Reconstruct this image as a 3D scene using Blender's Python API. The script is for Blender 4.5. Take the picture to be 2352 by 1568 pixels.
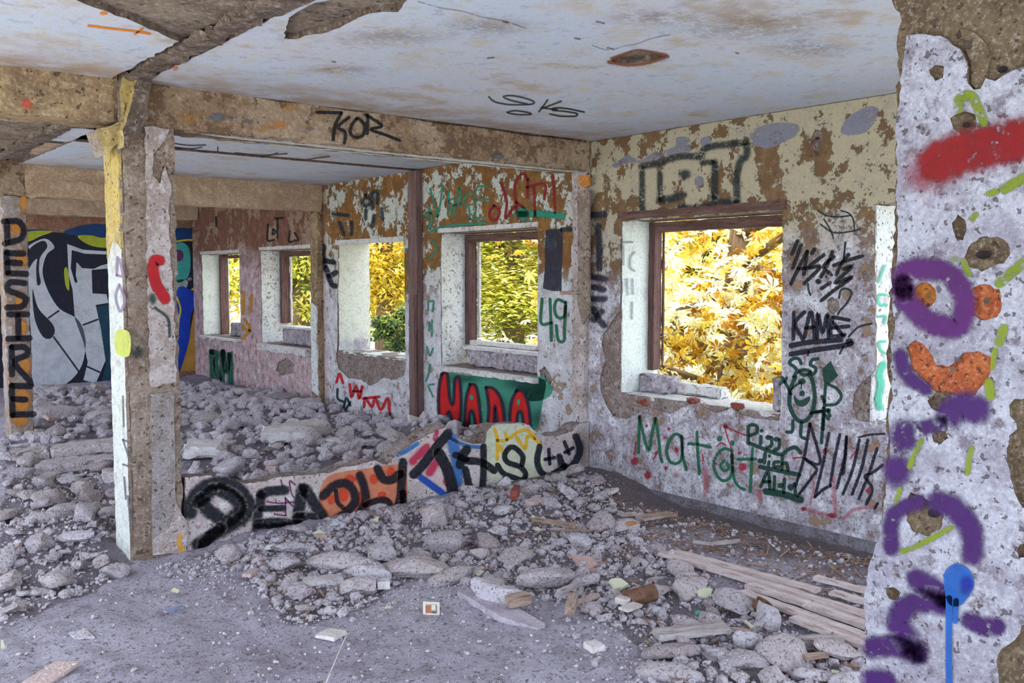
import bpy, bmesh, math, random
import numpy as np
from mathutils import Vector, Matrix
from mathutils.geometry import tessellate_polygon

random.seed(7); rng = np.random.default_rng(11)
for o in list(bpy.data.objects): bpy.data.objects.remove(o)
SC = bpy.context.scene; COL = SC.collection

# ------------------------------------------------------------------ camera, sky, sun, exposure
FPX, HOR, EYE = 2118.0, 635.0, 1.6
PITCH = math.atan((784 - HOR) / FPX)
YAW = math.radians(39.544)
cam = bpy.data.objects.new('camera', bpy.data.cameras.new('camera')); COL.objects.link(cam)
cam.location = (0, 0, EYE)
cam.rotation_euler = (math.pi / 2 - PITCH, 0, -YAW)
cam.data.sensor_width = 36.0; cam.data.lens = 36.0 * FPX / 2352; cam.data.clip_end = 400
SC.camera = cam
world = bpy.data.worlds.new('sky'); SC.world = world; world.use_nodes = True
bg = world.node_tree.nodes['Background']
bg.inputs[0].default_value = (0.84, 0.93, 1.0, 1); bg.inputs[1].default_value = 2.4
sun = bpy.data.objects.new('sun', bpy.data.lights.new('sun', 'SUN')); COL.objects.link(sun)
sun.data.energy = 6.5; sun.data.angle = math.radians(2); sun.data.color = (1.0, 0.93, 0.8)
sun.rotation_euler = (0, math.radians(-23), math.radians(-8))
SC.view_settings.view_transform = 'Standard'; SC.view_settings.look = 'None'
SC.view_settings.gamma = 1.0; SC.view_settings.use_curve_mapping = False
SC.view_settings.exposure = 0.66
SC.cycles.max_bounces = 10; SC.cycles.diffuse_bounces = 8; SC.cycles.transparent_max_bounces = 24
SC.cycles.caustics_reflective = False; SC.cycles.caustics_refractive = False
SC.cycles.use_denoising = True

# ------------------------------------------------------------------ helpers
_cF = np.array([math.sin(YAW) * math.cos(PITCH), math.cos(YAW) * math.cos(PITCH), -math.sin(PITCH)])
_cR = np.array([math.cos(YAW), -math.sin(YAW), 0.0]); _cU = np.cross(_cR, _cF); _cO = np.array([0, 0, EYE])
def at(x, y, ax, v):
    """the point of the plane axis ax = v that the photograph shows at pixel x, y"""
    d = _cF * FPX + _cR * (x - 1176.0) + _cU * (784.0 - y)
    return _cO + d * ((v - _cO[ax]) / d[ax])
def pix(P):
    d = np.asarray(P, float) - _cO; z = d @ _cF
    return 1176 + FPX * (d @ _cR) / z, 784 - FPX * (d @ _cU) / z
def lin(c):
    return tuple((v / 12.92 if v <= 0.04045 else ((v + 0.055) / 1.055) ** 2.4) for v in c)
def C8(r, g, b): return lin((r / 255, g / 255, b / 255))

def _h(i, j, k):
    n = (i * 73856093) ^ (j * 19349663) ^ (k * 83492791)
    n = (n ^ (n >> 13)) * 1274126177 & 0xffffffff
    n = (n ^ (n >> 16)) * 668265263 & 0xffffffff
    return ((n ^ (n >> 15)) & 0xffff) / 65535.0
def vnoise(P):
    P = np.asarray(P, float); I = np.floor(P).astype(np.int64); F = P - I; F = F * F * (3 - 2 * F)
    r = 0
    for a in (0, 1):
        for b in (0, 1):
            for c in (0, 1):
                w = (F[..., 0] if a else 1 - F[..., 0]) * (F[..., 1] if b else 1 - F[..., 1]) * (F[..., 2] if c else 1 - F[..., 2])
                r = r + w * _h(I[..., 0] + a, I[..., 1] + b, I[..., 2] + c)
    return r
def fbm(P, s=1.0, o=4, seed=0):
    P = np.asarray(P, float) * s + seed * 17.31; r = 0; a = 0.5; t = 0
    for _ in range(o):
        r = r + a * vnoise(P); t += a; a *= 0.5; P = P * 2.03 + 5.1
    return r / t

def link(o, parent=None):
    COL.objects.link(o)
    if parent: o.parent = parent
    return o
def mesh(name, V, F, mat=None, parent=None, smooth=False, mats=None, midx=None):
    me = bpy.data.meshes.new(name); me.from_pydata([tuple(v) for v in V], [], [tuple(f) for f in F])
    if mats:
        for m in mats: me.materials.append(m)
        me.polygons.foreach_set('material_index', midx)
    elif mat: me.materials.append(mat)
    if smooth: me.polygons.foreach_set('use_smooth', [True] * len(me.polygons))
    me.update()
    return link(bpy.data.objects.new(name, me), parent)
def empty(name, loc=(0, 0, 0), parent=None):
    o = bpy.data.objects.new(name, None); o.location = loc; o.empty_display_size = 0.1
    return link(o, parent)
def thing(o, label, cat, group=None):
    o['label'] = label; o['category'] = cat
    if group: o['group'] = group
    return o
def structure(o): o['kind'] = 'structure'; return o
def stuff(o): o['kind'] = 'stuff'; return o
class MB:
    """collects shapes into one mesh"""
    def __init__(s): s.V = []; s.F = []; s.n = 0
    def add(s, V, F):
        s.V.append(np.asarray(V, float)); s.F += [tuple(i + s.n for i in f) for f in F]; s.n += len(V); return s
    def box(s, a, b):
        x0, y0, z0 = a; x1, y1, z1 = b
        return s.add([(x0, y0, z0), (x1, y0, z0), (x1, y1, z0), (x0, y1, z0), (x0, y0, z1), (x1, y0, z1), (x1, y1, z1), (x0, y1, z1)],
              [(0, 3, 2, 1), (4, 5, 6, 7), (0, 1, 5, 4), (1, 2, 6, 5), (2, 3, 7, 6), (3, 0, 4, 7)])
    def rough(s, a, b, res, amp, seed=0):
        """a box cut into small cells whose surface is worn inwards by noise"""
        V, F = rough_box(a, b, res, amp, seed); return s.add(V, F)
    def tube(s, pts, r, n=8):
        pts = [Vector(p) for p in pts]; V = []; F = []
        for i, p in enumerate(pts):
            t = (pts[min(i + 1, len(pts) - 1)] - pts[max(i - 1, 0)]).normalized()
            u = t.cross(Vector((0.3, 0.2, 1))).normalized(); w = t.cross(u)
            rr = r[i] if isinstance(r, (list, tuple)) else r
            for k in range(n):
                a = 2 * math.pi * k / n; V.append(p + (u * math.cos(a) + w * math.sin(a)) * rr)
        for i in range(len(pts) - 1):
            for k in range(n): F.append((i * n + k, i * n + (k + 1) % n, (i + 1) * n + (k + 1) % n, (i + 1) * n + k))
        F.append(tuple(range(n - 1, -1, -1))); F.append(tuple((len(pts) - 1) * n + k for k in range(n)))
        return s.add([tuple(v) for v in V], F)
    def build(s, name, mat, parent=None, smooth=False):
        return mesh(name, np.concatenate(s.V), s.F, mat, parent, smooth)
def rough_box(a, b, res, amp, seed=0):
    a = np.array(a, float); b = np.array(b, float)
    n = [max(1, int(round((b[i] - a[i]) / res))) for i in range(3)]
    idx = {}; P = []; F = []
    def vid(i, j, k):
        key = (i, j, k)
        if key not in idx: idx[key] = len(P); P.append(key)
        return idx[key]
    for ax in range(3):
        u, v = [(1, 2), (2, 0), (0, 1)][ax]
        for side in (0, n[ax]):
            for p in range(n[u]):
                for q in range(n[v]):
                    c = []
                    for dp, dq in ((0, 0), (1, 0), (1, 1), (0, 1)):
                        k = [0, 0, 0]; k[ax] = side; k[u] = p + dp; k[v] = q + dq; c.append(vid(*k))
                    F.append(tuple(c if side else c[::-1]))
    K = np.array(P, float); N = np.array(n, float)
    X = a + (b - a) * K / N
    D = np.zeros_like(X)
    edge = ((K == 0) | (K == N)).sum(1)
    for ax in range(3):
        w = fbm(X + ax * 9.7, 6.0, 4, seed) ** 1.5
        w2 = np.clip(fbm(X + ax * 3.3, 14.0, 3, seed + 5) - 0.45, 0, 1) * 4
        m = amp * (w * 0.6 + w2 * np.where(edge > 1, 1.6, 0.25))
        D[:, ax] += np.where(K[:, ax] == 0, m, 0) - np.where(K[:, ax] == N[ax], m, 0)
    return X + D, F
def xf(o, loc, rot=(0, 0, 0), sc=1.0):
    o.location = loc; o.rotation_euler = rot
    o.scale = (sc, sc, sc) if isinstance(sc, (int, float)) else sc
    return o
def ragged(pts, step=0.03, amp=0.012, seed=0):
    """break straight polygon edges into an irregular outline"""
    out = []; n = len(pts); r = random.Random(seed)
    for i in range(n):
        a = Vector(pts[i]); b = Vector(pts[(i + 1) % n]); L = (b - a).length; k = max(1, int(L / step))
        d = (b - a).normalized() if L > 0 else Vector((1, 0)); nrm = Vector((-d.y, d.x))
        for j in range(k):
            t = j / k
            out.append(tuple(a.lerp(b, t) + (nrm * r.uniform(-amp, amp) + d * r.uniform(-amp, amp) * 0.5 if j else Vector((0, 0)))))
    return out
def sheet(name, ax, v0, v1, outer, holes, mat, parent, edge_mat=None):
    """a slab of plaster: polygon with holes in the plane axis ax = v0 (its face), thickness to v1"""
    uv = [(1, 2), (0, 2), (0, 1)][ax]
    loops = [outer] + holes; flat = [p for l in loops for p in l]
    tris = tessellate_polygon([[Vector((p[0], p[1], 0)) for p in l] for l in loops])
    def P(p, v):
        q = [0, 0, 0]; q[ax] = v; q[uv[0]] = p[0]; q[uv[1]] = p[1]; return q
    n = len(flat); V = [P(p, v0) for p in flat] + [P(p, v1) for p in flat]
    F = [tuple(t) for t in tris]; mi = [0] * len(F); k = 0
    F += [tuple(i + n for i in t) for t in tris]; mi += [0] * len(tris)
    for l in loops:
        m = len(l)
        for i in range(m):
            a, b = k + i, k + (i + 1) % m; F.append((a, b, b + n, a + n)); mi.append(1 if edge_mat else 0)
        k += m
    o = mesh(name, V, F, mat if not edge_mat else None, parent, mats=[mat, edge_mat] if edge_mat else None, midx=mi)
    bm = bmesh.new(); bm.from_mesh(o.data); bmesh.ops.recalc_face_normals(bm, faces=bm.faces); bm.to_mesh(o.data); bm.free()
    return o
def pp(ax, v, pts):
    """photo pixels -> 2D polygon in a plane"""
    uv = [(1, 2), (0, 2), (0, 1)][ax]; r = []
    for p in pts:
        q = at(p[0], p[1], ax, v); r.append((q[uv[0]], q[uv[1]]))
    return r

# ------------------------------------------------------------------ node material helper
class G:
    def __init__(s, name, rough=0.9):
        s.m = bpy.data.materials.new(name); s.m.use_nodes = True; s.t = s.m.node_tree
        s.b = s.t.nodes['Principled BSDF']; s.b.inputs['Roughness'].default_value = rough
        s.b.inputs['Specular IOR Level'].default_value = 0.25
        s.geo = s.t.nodes.new('ShaderNodeNewGeometry'); s.P = s.geo.outputs['Position']
        tc = s.t.nodes.new('ShaderNodeTexCoord'); s.O = tc.outputs['Object']
        sp = s.t.nodes.new('ShaderNodeSeparateXYZ'); s.t.links.new(s.P, sp.inputs[0]); s.x, s.y, s.z = sp.outputs
    def put(s, sock, v):
        if isinstance(v, bpy.types.NodeSocket): s.t.links.new(v, sock)
        elif isinstance(v, (tuple, list)) and sock.type == 'RGBA': sock.default_value = (*v[:3], 1)
        else: sock.default_value = v
    def f(s, op, a, b=0.0, clamp=False):
        n = s.t.nodes.new('ShaderNodeMath'); n.operation = op; n.use_clamp = clamp
        s.put(n.inputs[0], a); s.put(n.inputs[1], b); return n.outputs[0]
    def noise(s, scale, detail=4, rough=0.6, co=None, dist=0.0, sx=None, off=0.0):
        n = s.t.nodes.new('ShaderNodeTexNoise'); n.inputs['Scale'].default_value = scale
        n.inputs['Detail'].default_value = detail; n.inputs['Roughness'].default_value = rough; n.inputs['Distortion'].default_value = dist
        co = co or s.P
        if sx or off:
            mp = s.t.nodes.new('ShaderNodeMapping'); s.t.links.new(co, mp.inputs[0])
            mp.inputs['Scale'].default_value = sx or (1, 1, 1); mp.inputs['Location'].default_value = (off, off * 0.7, off * 1.3); co = mp.outputs[0]
        s.t.links.new(co, n.inputs['Vector']); return n.outputs[0]
    def vor(s, scale, feature='F1', co=None, out=0):
        n = s.t.nodes.new('ShaderNodeTexVoronoi'); n.feature = feature; n.inputs['Scale'].default_value = scale
        s.t.links.new(co or s.P, n.inputs['Vector']); return n.outputs[out]
    def step(s, v, a, b, c=0.0, d=1.0):
        n = s.t.nodes.new('ShaderNodeMapRange'); n.interpolation_type = 'SMOOTHSTEP'
        s.put(n.inputs[0], v); n.inputs[1].default_value = a; n.inputs[2].default_value = b
        n.inputs[3].default_value = c; n.inputs[4].default_value = d; return n.outputs[0]
    def mix(s, f, a, b, mode='MIX'):
        n = s.t.nodes.new('ShaderNodeMix'); n.data_type = 'RGBA'; n.blend_type = mode
        s.put(n.inputs[0], f); s.put(n.inputs[6], a); s.put(n.inputs[7], b); return n.outputs[2]
    def ramp(s, v, *st):
        n = s.t.nodes.new('ShaderNodeValToRGB'); s.put(n.inputs[0], v); e = n.color_ramp.elements
        while len(e) < len(st): e.new(0.5)
        for i, (p, c) in enumerate(st): e[i].position = p; e[i].color = (*c, 1)
        return n.outputs[0]
    def add(s, *v):
        r = v[0]
        for q in v[1:]: r = s.f('ADD', r, q)
        return r
    def mul(s, a, b): return s.f('MULTIPLY', a, b)
    def attr(s, name, out=2):
        n = s.t.nodes.new('ShaderNodeAttribute'); n.attribute_name = name; return n.outputs[out]
    def rand(s): return s.t.nodes.new('ShaderNodeObjectInfo').outputs['Random']
    def done(s, col, h=None, dist=0.01, strength=1.0):
        s.put(s.b.inputs['Base Color'], col)
        if h is not None:
            bp = s.t.nodes.new('ShaderNodeBump'); bp.inputs['Distance'].default_value = dist; bp.inputs['Strength'].default_value = strength
            s.put(bp.inputs['Height'], h); s.t.links.new(bp.outputs[0], s.b.inputs['Normal'])
        return s.m

# ------------------------------------------------------------------ materials
def m_wall():
    """plaster of the window wall: dirty white paint below, flaking cream paint on ochre and brown above; each bay has its own tint"""
    g = G('wall plaster')
    n1 = g.noise(3.6, 12, 0.68); n2 = g.noise(10, 10, 0.72, off=3); n3 = g.noise(45, 6, 0.75); n4 = g.noise(1.3, 5, 0.6, off=9)
    bay2_ = g.mul(g.step(g.y, 5.25, 5.32), g.step(g.y, 9.6, 9.75, 1.0, 0.0))
    zb = g.add(g.z, g.f('MULTIPLY', g.f('SUBTRACT', n4, 0.5), 0.9), g.f('MULTIPLY', g.f('SUBTRACT', n1, 0.5), 0.9), g.mul(bay2_, 0.28))
    up = g.step(zb, 1.55, 2.0)
    bay3 = g.step(g.y, 9.6, 9.75); bay2 = g.f('SUBTRACT', g.step(g.y, 5.25, 5.32), bay3)
    ochre = g.mix(bay2, C8(132, 106, 80), C8(146, 104, 58)); ochre = g.mix(bay3, ochre, C8(132, 92, 82))
    ochre = g.mix(g.step(n2, 0.42, 0.56), ochre, g.mix(0.55, ochre, C8(92, 68, 50)))
    cream = g.mix(bay2, C8(178, 170, 150), C8(196, 202, 202)); cream = g.mix(bay3, cream, C8(150, 118, 104)); cream = g.mix(g.step(n2, 0.48, 0.6, 0, 0.7), cream, C8(160, 156, 150))
    cream = g.mix(g.step(n3, 0.42, 0.6), cream, g.mix(0.35, cream, C8(160, 140, 120)))
    thr = g.add(n1, g.mul(n2, 0.6), g.mul(n3, 0.16), g.mul(bay2, 0.05), g.mul(bay3, 0.06), -0.02)
    fl = g.step(thr, 0.882, 0.894)
    upper = g.mix(fl, cream, ochre)
    white = g.mix(bay3, C8(196, 196, 210), C8(184, 166, 172))
    white = g.mix(g.step(n1, 0.42, 0.56), white, C8(164, 158, 174))
    white = g.mix(g.step(n2, 0.51, 0.58, 0, 0.9), white, C8(140, 128, 136)); white = g.mix(g.step(n2, 0.4, 0.45, 0.8, 0), white, C8(222, 222, 234))
    white = g.mix(g.mul(g.step(n3, 0.53, 0.6), 0.75), white, C8(112, 102, 108))
    white = g.mix(g.mul(bay2, 0.4), white, C8(224, 226, 236)); white = g.mix(g.mul(bay3, g.step(n1, 0.45, 0.6, 0.15, 0.6)), white, C8(216, 172, 178))
    loss = g.step(g.add(n2, g.mul(n1, 0.6)), 0.90, 0.912)
    white = g.mix(g.mul(loss, 0.85), white, C8(150, 122, 98))
    drip = g.noise(16, 4, 0.6, sx=(1, 1, 0.12), off=5)
    white = g.mix(g.step(drip, 0.56, 0.75, 0, 0.5), white, C8(150, 150, 168))
    col = g.mix(up, white, upper)
    pit = g.step(g.noise(28, 3, 0.5, off=2), 0.66, 0.7)
    col = g.mix(g.mul(pit, 0.7), col, C8(96, 82, 78))
    h = g.add(g.mul(g.f('SUBTRACT', 1.0, g.mul(fl, up)), 0.6), g.mul(n3, 0.5), g.mul(n2, 0.5), g.mul(g.mul(loss, g.f('SUBTRACT', 1.0, up)), -0.4), g.mul(pit, -0.4))
    return g.done(col, h, 0.011)
def m_mix(name, cols, scale=4.0, bump=0.006, fine=70, sx=None, thr=(0.42, 0.58), rough=0.9, off=0.0, pits=None, co=None):
    """rough mineral surface: three tones in large, middle and fine patches"""
    g = G(name, rough); co = g.O if co == 'O' else None
    a = g.noise(scale, 10, 0.65, co=co, sx=sx, off=off); b = g.noise(scale * 3.7, 8, 0.7, co=co, sx=sx, off=off + 4); c = g.noise(fine, 5, 0.7, co=co, off=off)
    col = g.mix(g.step(a, *thr), cols[0], cols[1]); col = g.mix(g.step(b, 0.5, 0.66), col, cols[2])
    if len(cols) > 3: col = g.mix(g.step(g.add(b, g.mul(a, 0.5)), 0.775, 0.8), col, cols[3])
    col = g.mix(g.step(c, 0.47, 0.64, 0, 0.5), col, g.mix(0.5, col, (0.03, 0.025, 0.03))); col = g.mix(g.step(c, 0.36, 0.46, 0.2, 0), col, C8(226, 222, 228))
    h = g.add(g.mul(a, 0.6), g.mul(b, 0.6), g.mul(c, 0.45))
    if pits:
        p = g.step(g.noise(pits, 3, 0.55, co=co, off=off + 7), 0.62, 0.67); col = g.mix(g.mul(p, 0.75), col, C8(70, 58, 56)); h = g.f('SUBTRACT', h, g.mul(p, 0.6))
    return g.done(col, h, bump)
def m_ceiling():
    g = G('ceiling plaster')
    a = g.noise(1.1, 6, 0.6, sx=(1, 1, 1)); b = g.noise(3.5, 9, 0.66, off=3); c = g.noise(60, 4, 0.7); d = g.noise(12, 8, 0.7, off=8)
    col = g.mix(g.step(a, 0.38, 0.62), C8(192, 204, 228), C8(198, 202, 220))
    col = g.mix(g.step(b, 0.49, 0.64, 0, 0.6), col, C8(192, 184, 176))
    col = g.mix(g.step(g.add(a, g.mul(b, 0.8)), 0.98, 1.14, 0, 0.6), col, C8(166, 150, 136))
    col = g.mix(g.step(d, 0.55, 0.66, 0, 0.5), col, C8(200, 190, 148)); col = g.mix(g.step(d, 0.38, 0.45, 0.4, 0), col, C8(150, 150, 172))
    edge = g.f('MAXIMUM', g.step(g.f('ABSOLUTE', g.f('SUBTRACT', g.y, 5.4)), 0.15, 0.95, 0.75, 0.0), g.step(g.f('ABSOLUTE', g.f('SUBTRACT', g.y, 9.8)), 0.15, 0.7, 0.75, 0.0))
    col = g.mix(g.mul(edge, g.step(b, 0.3, 0.6)), col, C8(164, 140, 120))
    col = g.mix(g.step(c, 0.56, 0.7, 0, 0.45), col, C8(130, 124, 132))
    return g.done(col, g.add(g.mul(b, 0.5), g.mul(d, 0.4), g.mul(c, 0.3)), 0.004)
def m_dirt():
    g = G('dusty floor', 0.95)
    a = g.noise(0.9, 6, 0.6); b = g.noise(6, 8, 0.7, off=2); c = g.noise(42, 6, 0.75); d = g.noise(150, 3, 0.7, off=4)
    col = g.mix(g.step(a, 0.38, 0.62), C8(222, 216, 240), C8(202, 194, 218))
    soil = g.step(g.add(g.x, g.f('MULTIPLY', g.f('SUBTRACT', b, 0.5), 0.9), g.f('MULTIPLY', g.f('SUBTRACT', a, 0.5), 0.6)), 4.15, 4.6)
    soil = g.mul(soil, g.step(g.y, 5.2, 5.6, 1.0, 0.25))
    col = g.mix(g.mul(soil, 0.85), col, C8(132, 116, 116))
    col = g.mix(g.mul(g.attr('rub_shade'), 0.85), col, C8(104, 92, 98))  # shade in the gaps between stones, painted as darker ground
    col = g.mix(g.step(b, 0.5, 0.62, 0, 0.7), col, g.mix(0.45, col, C8(120, 106, 116)))
    col = g.mix(g.step(c, 0.53, 0.62, 0, 0.85), col, C8(108, 96, 104))
    col = g.mix(g.step(d, 0.6, 0.68, 0, 0.8), col, C8(236, 234, 242))
    col = g.mix(g.step(d, 0.36, 0.42, 0.85, 0), col, C8(60, 50, 58))
    return g.done(col, g.add(g.mul(b, 0.5), c, g.mul(d, 0.5)), 0.034)
def m_chunk(name, tones, bump=0.014, pitted=True):
    """broken concrete and mortar, tone set per piece"""
    g = G(name, 0.95); r = g.rand()
    a = g.noise(9, 6, 0.65); b = g.noise(62, 6, 0.75, off=2); v = g.vor(70); d = g.noise(110, 3, 0.7)
    col = g.ramp(r, (0.0, tones[0]), (0.4, tones[1]), (0.75, tones[2]), (1.0, tones[3]))
    col = g.mix(g.step(a, 0.46, 0.66, 0, 0.6), col, C8(170, 154, 156))
    col = g.mix(g.step(b, 0.53, 0.6, 0, 0.75 if pitted else 0.2), col, C8(88, 76, 84))
    col = g.mix(g.step(d, 0.58, 0.63, 0, 0.7), col, C8(232, 230, 240))
    return g.done(col, g.add(g.mul(b, -0.8 if pitted else -0.2), g.mul(v, 0.5), g.mul(d, 0.3), g.mul(a, 0.6)), bump)
def m_wood(name, c0, c1, c2, axis=1, rough=0.8):
    g = G(name, rough); sc = [9, 9, 9]; sc[axis] = 0.7
    a = g.noise(3.0, 8, 0.7, co=g.O, sx=tuple(sc)); b = g.noise(9.0, 6, 0.75, co=g.O, sx=tuple(sc), off=3); c = g.noise(30, 4, 0.7, co=g.O)
    col = g.mix(g.step(a, 0.38, 0.62), c0, c1); col = g.mix(g.step(b, 0.52, 0.64), col, c2)
    col = g.mix(g.mul(g.step(c, 0.5, 0.7), 0.4), col, c2)
    return g.done(col, g.add(a, g.mul(b, 0.8), g.mul(c, 0.3)), 0.006)
def m_flat(name, c, rough=0.8, metal=0.0, var=0.25, scale=30, bump=0.003):
    g = G(name, rough); a = g.noise(scale, 6, 0.7, co=g.O); g.b.inputs['Metallic'].default_value = metal
    return g.done(g.mix(g.step(a, 0.4, 0.66, 0, var * 2), c, tuple(v * 0.45 for v in c)), a, bump)
def m_leaf(name, stops, trans=0.35):
    """leaves: tone from a per leaf value, light passing through"""
    g = G(name, 0.55); v = g.attr('tone'); col = g.ramp(g.f('ADD', v, g.mul(g.f('SUBTRACT', g.noise(1.2, 3, 0.6), 0.5), 0.7)), *stops)
    g.done(col); t = g.t.nodes.new('ShaderNodeBsdfTranslucent'); g.put(t.inputs[0], col)
    mx = g.t.nodes.new('ShaderNodeMixShader'); mx.inputs[0].default_value = trans
    g.t.links.new(g.b.outputs[0], mx.inputs[1]); g.t.links.new(t.outputs[0], mx.inputs[2])
    g.t.links.new(mx.outputs[0], g.t.nodes['Material Output'].inputs[0]); return g.m
_pm = {}
def m_paint(c, soft, speck, op):
    key = (c, soft, speck, op)
    if key in _pm: return _pm[key]
    g = G('spray paint', 0.6); d = g.attr('d'); n = g.noise(55, 5, 0.7); n2 = g.noise(9, 6, 0.7, off=3)
    e = g.f('ADD', d, g.mul(g.f('SUBTRACT', n, 0.5), 0.5 * min(1, soft * 2)))
    al = g.step(e, 1.0 - soft, 1.02, 1.0, 0.0)
    if speck:
        w = g.add(g.mul(n, 0.55), g.mul(n2, 0.45)); al = g.mul(al, g.step(w, 0.60 - 0.2 * speck, 0.66 - 0.2 * speck, 1.0, 0.0))
    al = g.mul(al, g.step(n, 0.3, 0.7, op, op * 0.82)); g.put(g.b.inputs['Alpha'], al)
    _pm[key] = g.done(g.mix(g.step(n2, 0.4, 0.65, 0, 0.5), C8(*c), tuple(v * 0.6 for v in C8(*c)))); return _pm[key]

class Paint:
    """sprayed strokes, fills and dots lying on a real surface, one mesh; coordinates are photo pixels, optionally in an enlarged crop"""
    def __init__(s, ax, v, sgn, c, off=0.002, soft=0.3, speck=0.0, op=0.95, crop=(0, 0, 1)):
        s.ax, s.v, s.c, s.soft, s.speck, s.op = ax, v + sgn * off, c, soft, speck, op; s.ox, s.oy, s.k = crop
        s.V = []; s.F = []; s.D = []
    def _a(s, p, d): s.V.append(at(p[0] / s.k + s.ox, p[1] / s.k + s.oy, s.ax, s.v)); s.D.append(d); return len(s.V) - 1
    def line(s, pts, w, straight=False):
        P = [np.array(p, float) for p in pts]
        if len(P) > 2 and not straight:
            Q = []; E = [2 * P[0] - P[1]] + P + [2 * P[-1] - P[-2]]
            for i in range(1, len(E) - 2):
                for t in np.linspace(0, 1, 7)[:-1]:
                    a, b, c, d = E[i - 1:i + 3]
                    Q.append(0.5 * (2 * b + (c - a) * t + (2 * a - 5 * b + 4 * c - d) * t * t + (3 * b - a - 3 * c + d) * t ** 3))
            Q.append(P[-1]); P = Q
        else:
            Q = []
            for a, b in zip(P[:-1], P[1:]): Q += [a + (b - a) * t for t in (0, 0.33, 0.66)]
            P = Q + [P[-1]]
        h = w * 0.62; rows = []
        for i, p in enumerate(P):
            t = P[min(i + 1, len(P) - 1)] - P[max(i - 1, 0)]; L = np.linalg.norm(t); t = t / L if L > 1e-6 else np.array([1.0, 0]); n = np.array([-t[1], t[0]])
            rows.append((s._a(p + n * h, 1), s._a(p, 0), s._a(p - n * h, 1)))
            if i in (0, len(P) - 1):
                sg = -1 if i == 0 else 1; arc = [rows[-1][0]]
                for a in (0.25, 0.5, 0.75): arc.append(s._a(p + n * h * math.cos(math.pi * a) + t * sg * h * math.sin(math.pi * a), 1))
                arc.append(rows[-1][2])
                for a, b in zip(arc[:-1], arc[1:]): s.F.append((rows[-1][1], a, b))
        for a, b in zip(rows[:-1], rows[1:]): s.F += [(a[0], b[0], b[1], a[1]), (a[1], b[1], b[2], a[2])]
        return s
    def lines(s, w, *strokes):
        for t in strokes: s.line(t, w)
        return s
    def fill(s, pts, smooth=True):
        P = [np.array(p, float) for p in pts]
        if smooth:
            Q = []; n = len(P)
            for i in range(n):
                a, b, c, d = P[i - 1], P[i], P[(i + 1) % n], P[(i + 2) % n]
                for t in (0, 0.25, 0.5, 0.75): Q.append(0.5 * (2 * b + (c - a) * t + (2 * a - 5 * b + 4 * c - d) * t * t + (3 * b - a - 3 * c + d) * t ** 3))
            P = Q
        ids = [s._a(p, 0.0) for p in P]
        for t in tessellate_polygon([[Vector((p[0], p[1], 0)) for p in P]]): s.F.append(tuple(ids[i] for i in t))
        return s
    def dot(s, x, y, r, ry=None):
        ry = ry or r; c = s._a((x, y), 0); m = 20
        ring = [s._a((x + r * math.cos(2 * math.pi * i / m), y + ry * math.sin(2 * math.pi * i / m)), 1) for i in range(m)]
        for i in range(m): s.F.append((c, ring[i], ring[(i + 1) % m]))
        return s
    def done(s, name, label, parent):
        o = mesh(name, s.V, s.F, m_paint(s.c, s.soft, s.speck, s.op), parent)
        a = o.data.attributes.new('d', 'FLOAT', 'POINT'); a.data.foreach_set('value', s.D)
        if label: o['label'] = label
        return o

WALL = m_wall()
CORE = m_mix('bare render', [C8(140, 128, 128), C8(122, 104, 100), C8(160, 150, 152)], 5, 0.012, 60, pits=30)
MASON = m_mix('ochre render', [C8(158, 134, 104), C8(132, 110, 88), C8(176, 154, 122)], 4, 0.01, 50, pits=26)
CEIL = m_ceiling()
BARE = m_mix('bare concrete soffit', [C8(142, 128, 116), C8(118, 104, 94), C8(158, 146, 136)], 2.2, 0.012, 40, pits=22)
SCAR = m_mix('dark scar', [C8(112, 98, 92), C8(92, 78, 72), C8(132, 118, 112)], 6, 0.014, 45, pits=24)
BEAM = m_mix('beam render', [C8(158, 138, 120), C8(136, 112, 92), C8(176, 160, 144), C8(112, 90, 72)], 3.0, 0.011, 45)
TAN = m_mix('tan plaster', [C8(186, 162, 142), C8(170, 144, 122), C8(198, 176, 158)], 2.5, 0.005, 50)
WHITE = m_mix('white plaster', [C8(214, 220, 226), C8(200, 202, 214), C8(180, 172, 180)], 3.5, 0.008, 40, pits=34, thr=(0.5, 0.7))
CLEAN = m_mix('smooth white plaster', [C8(214, 222, 222), C8(206, 214, 218), C8(196, 196, 206)], 2, 0.004, 50, thr=(0.5, 0.75))
LILAC = m_mix('lilac grey plaster', [C8(182, 172, 176), C8(160, 146, 144), C8(196, 190, 202)], 5, 0.008, 60, pits=36)
BROWN = m_mix('brown render', [C8(146, 132, 124), C8(126, 108, 98), C8(162, 150, 142)], 6, 0.01, 60, pits=30)
FRAME = m_wood('weathered dark frame wood', C8(112, 86, 84), C8(88, 64, 64), C8(62, 42, 46), 2)
FRAMEH = m_wood('weathered dark rail wood', C8(118, 92, 86), C8(92, 68, 64), C8(64, 44, 46), 1)
POSTW = m_wood('post wood', C8(132, 108, 108), C8(112, 88, 86), C8(82, 62, 64), 2)
SILLM = m_mix('sill', [C8(206, 206, 210), C8(190, 184, 190), C8(158, 140, 142)], 5, 0.006, 50, thr=(0.5, 0.7))

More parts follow.
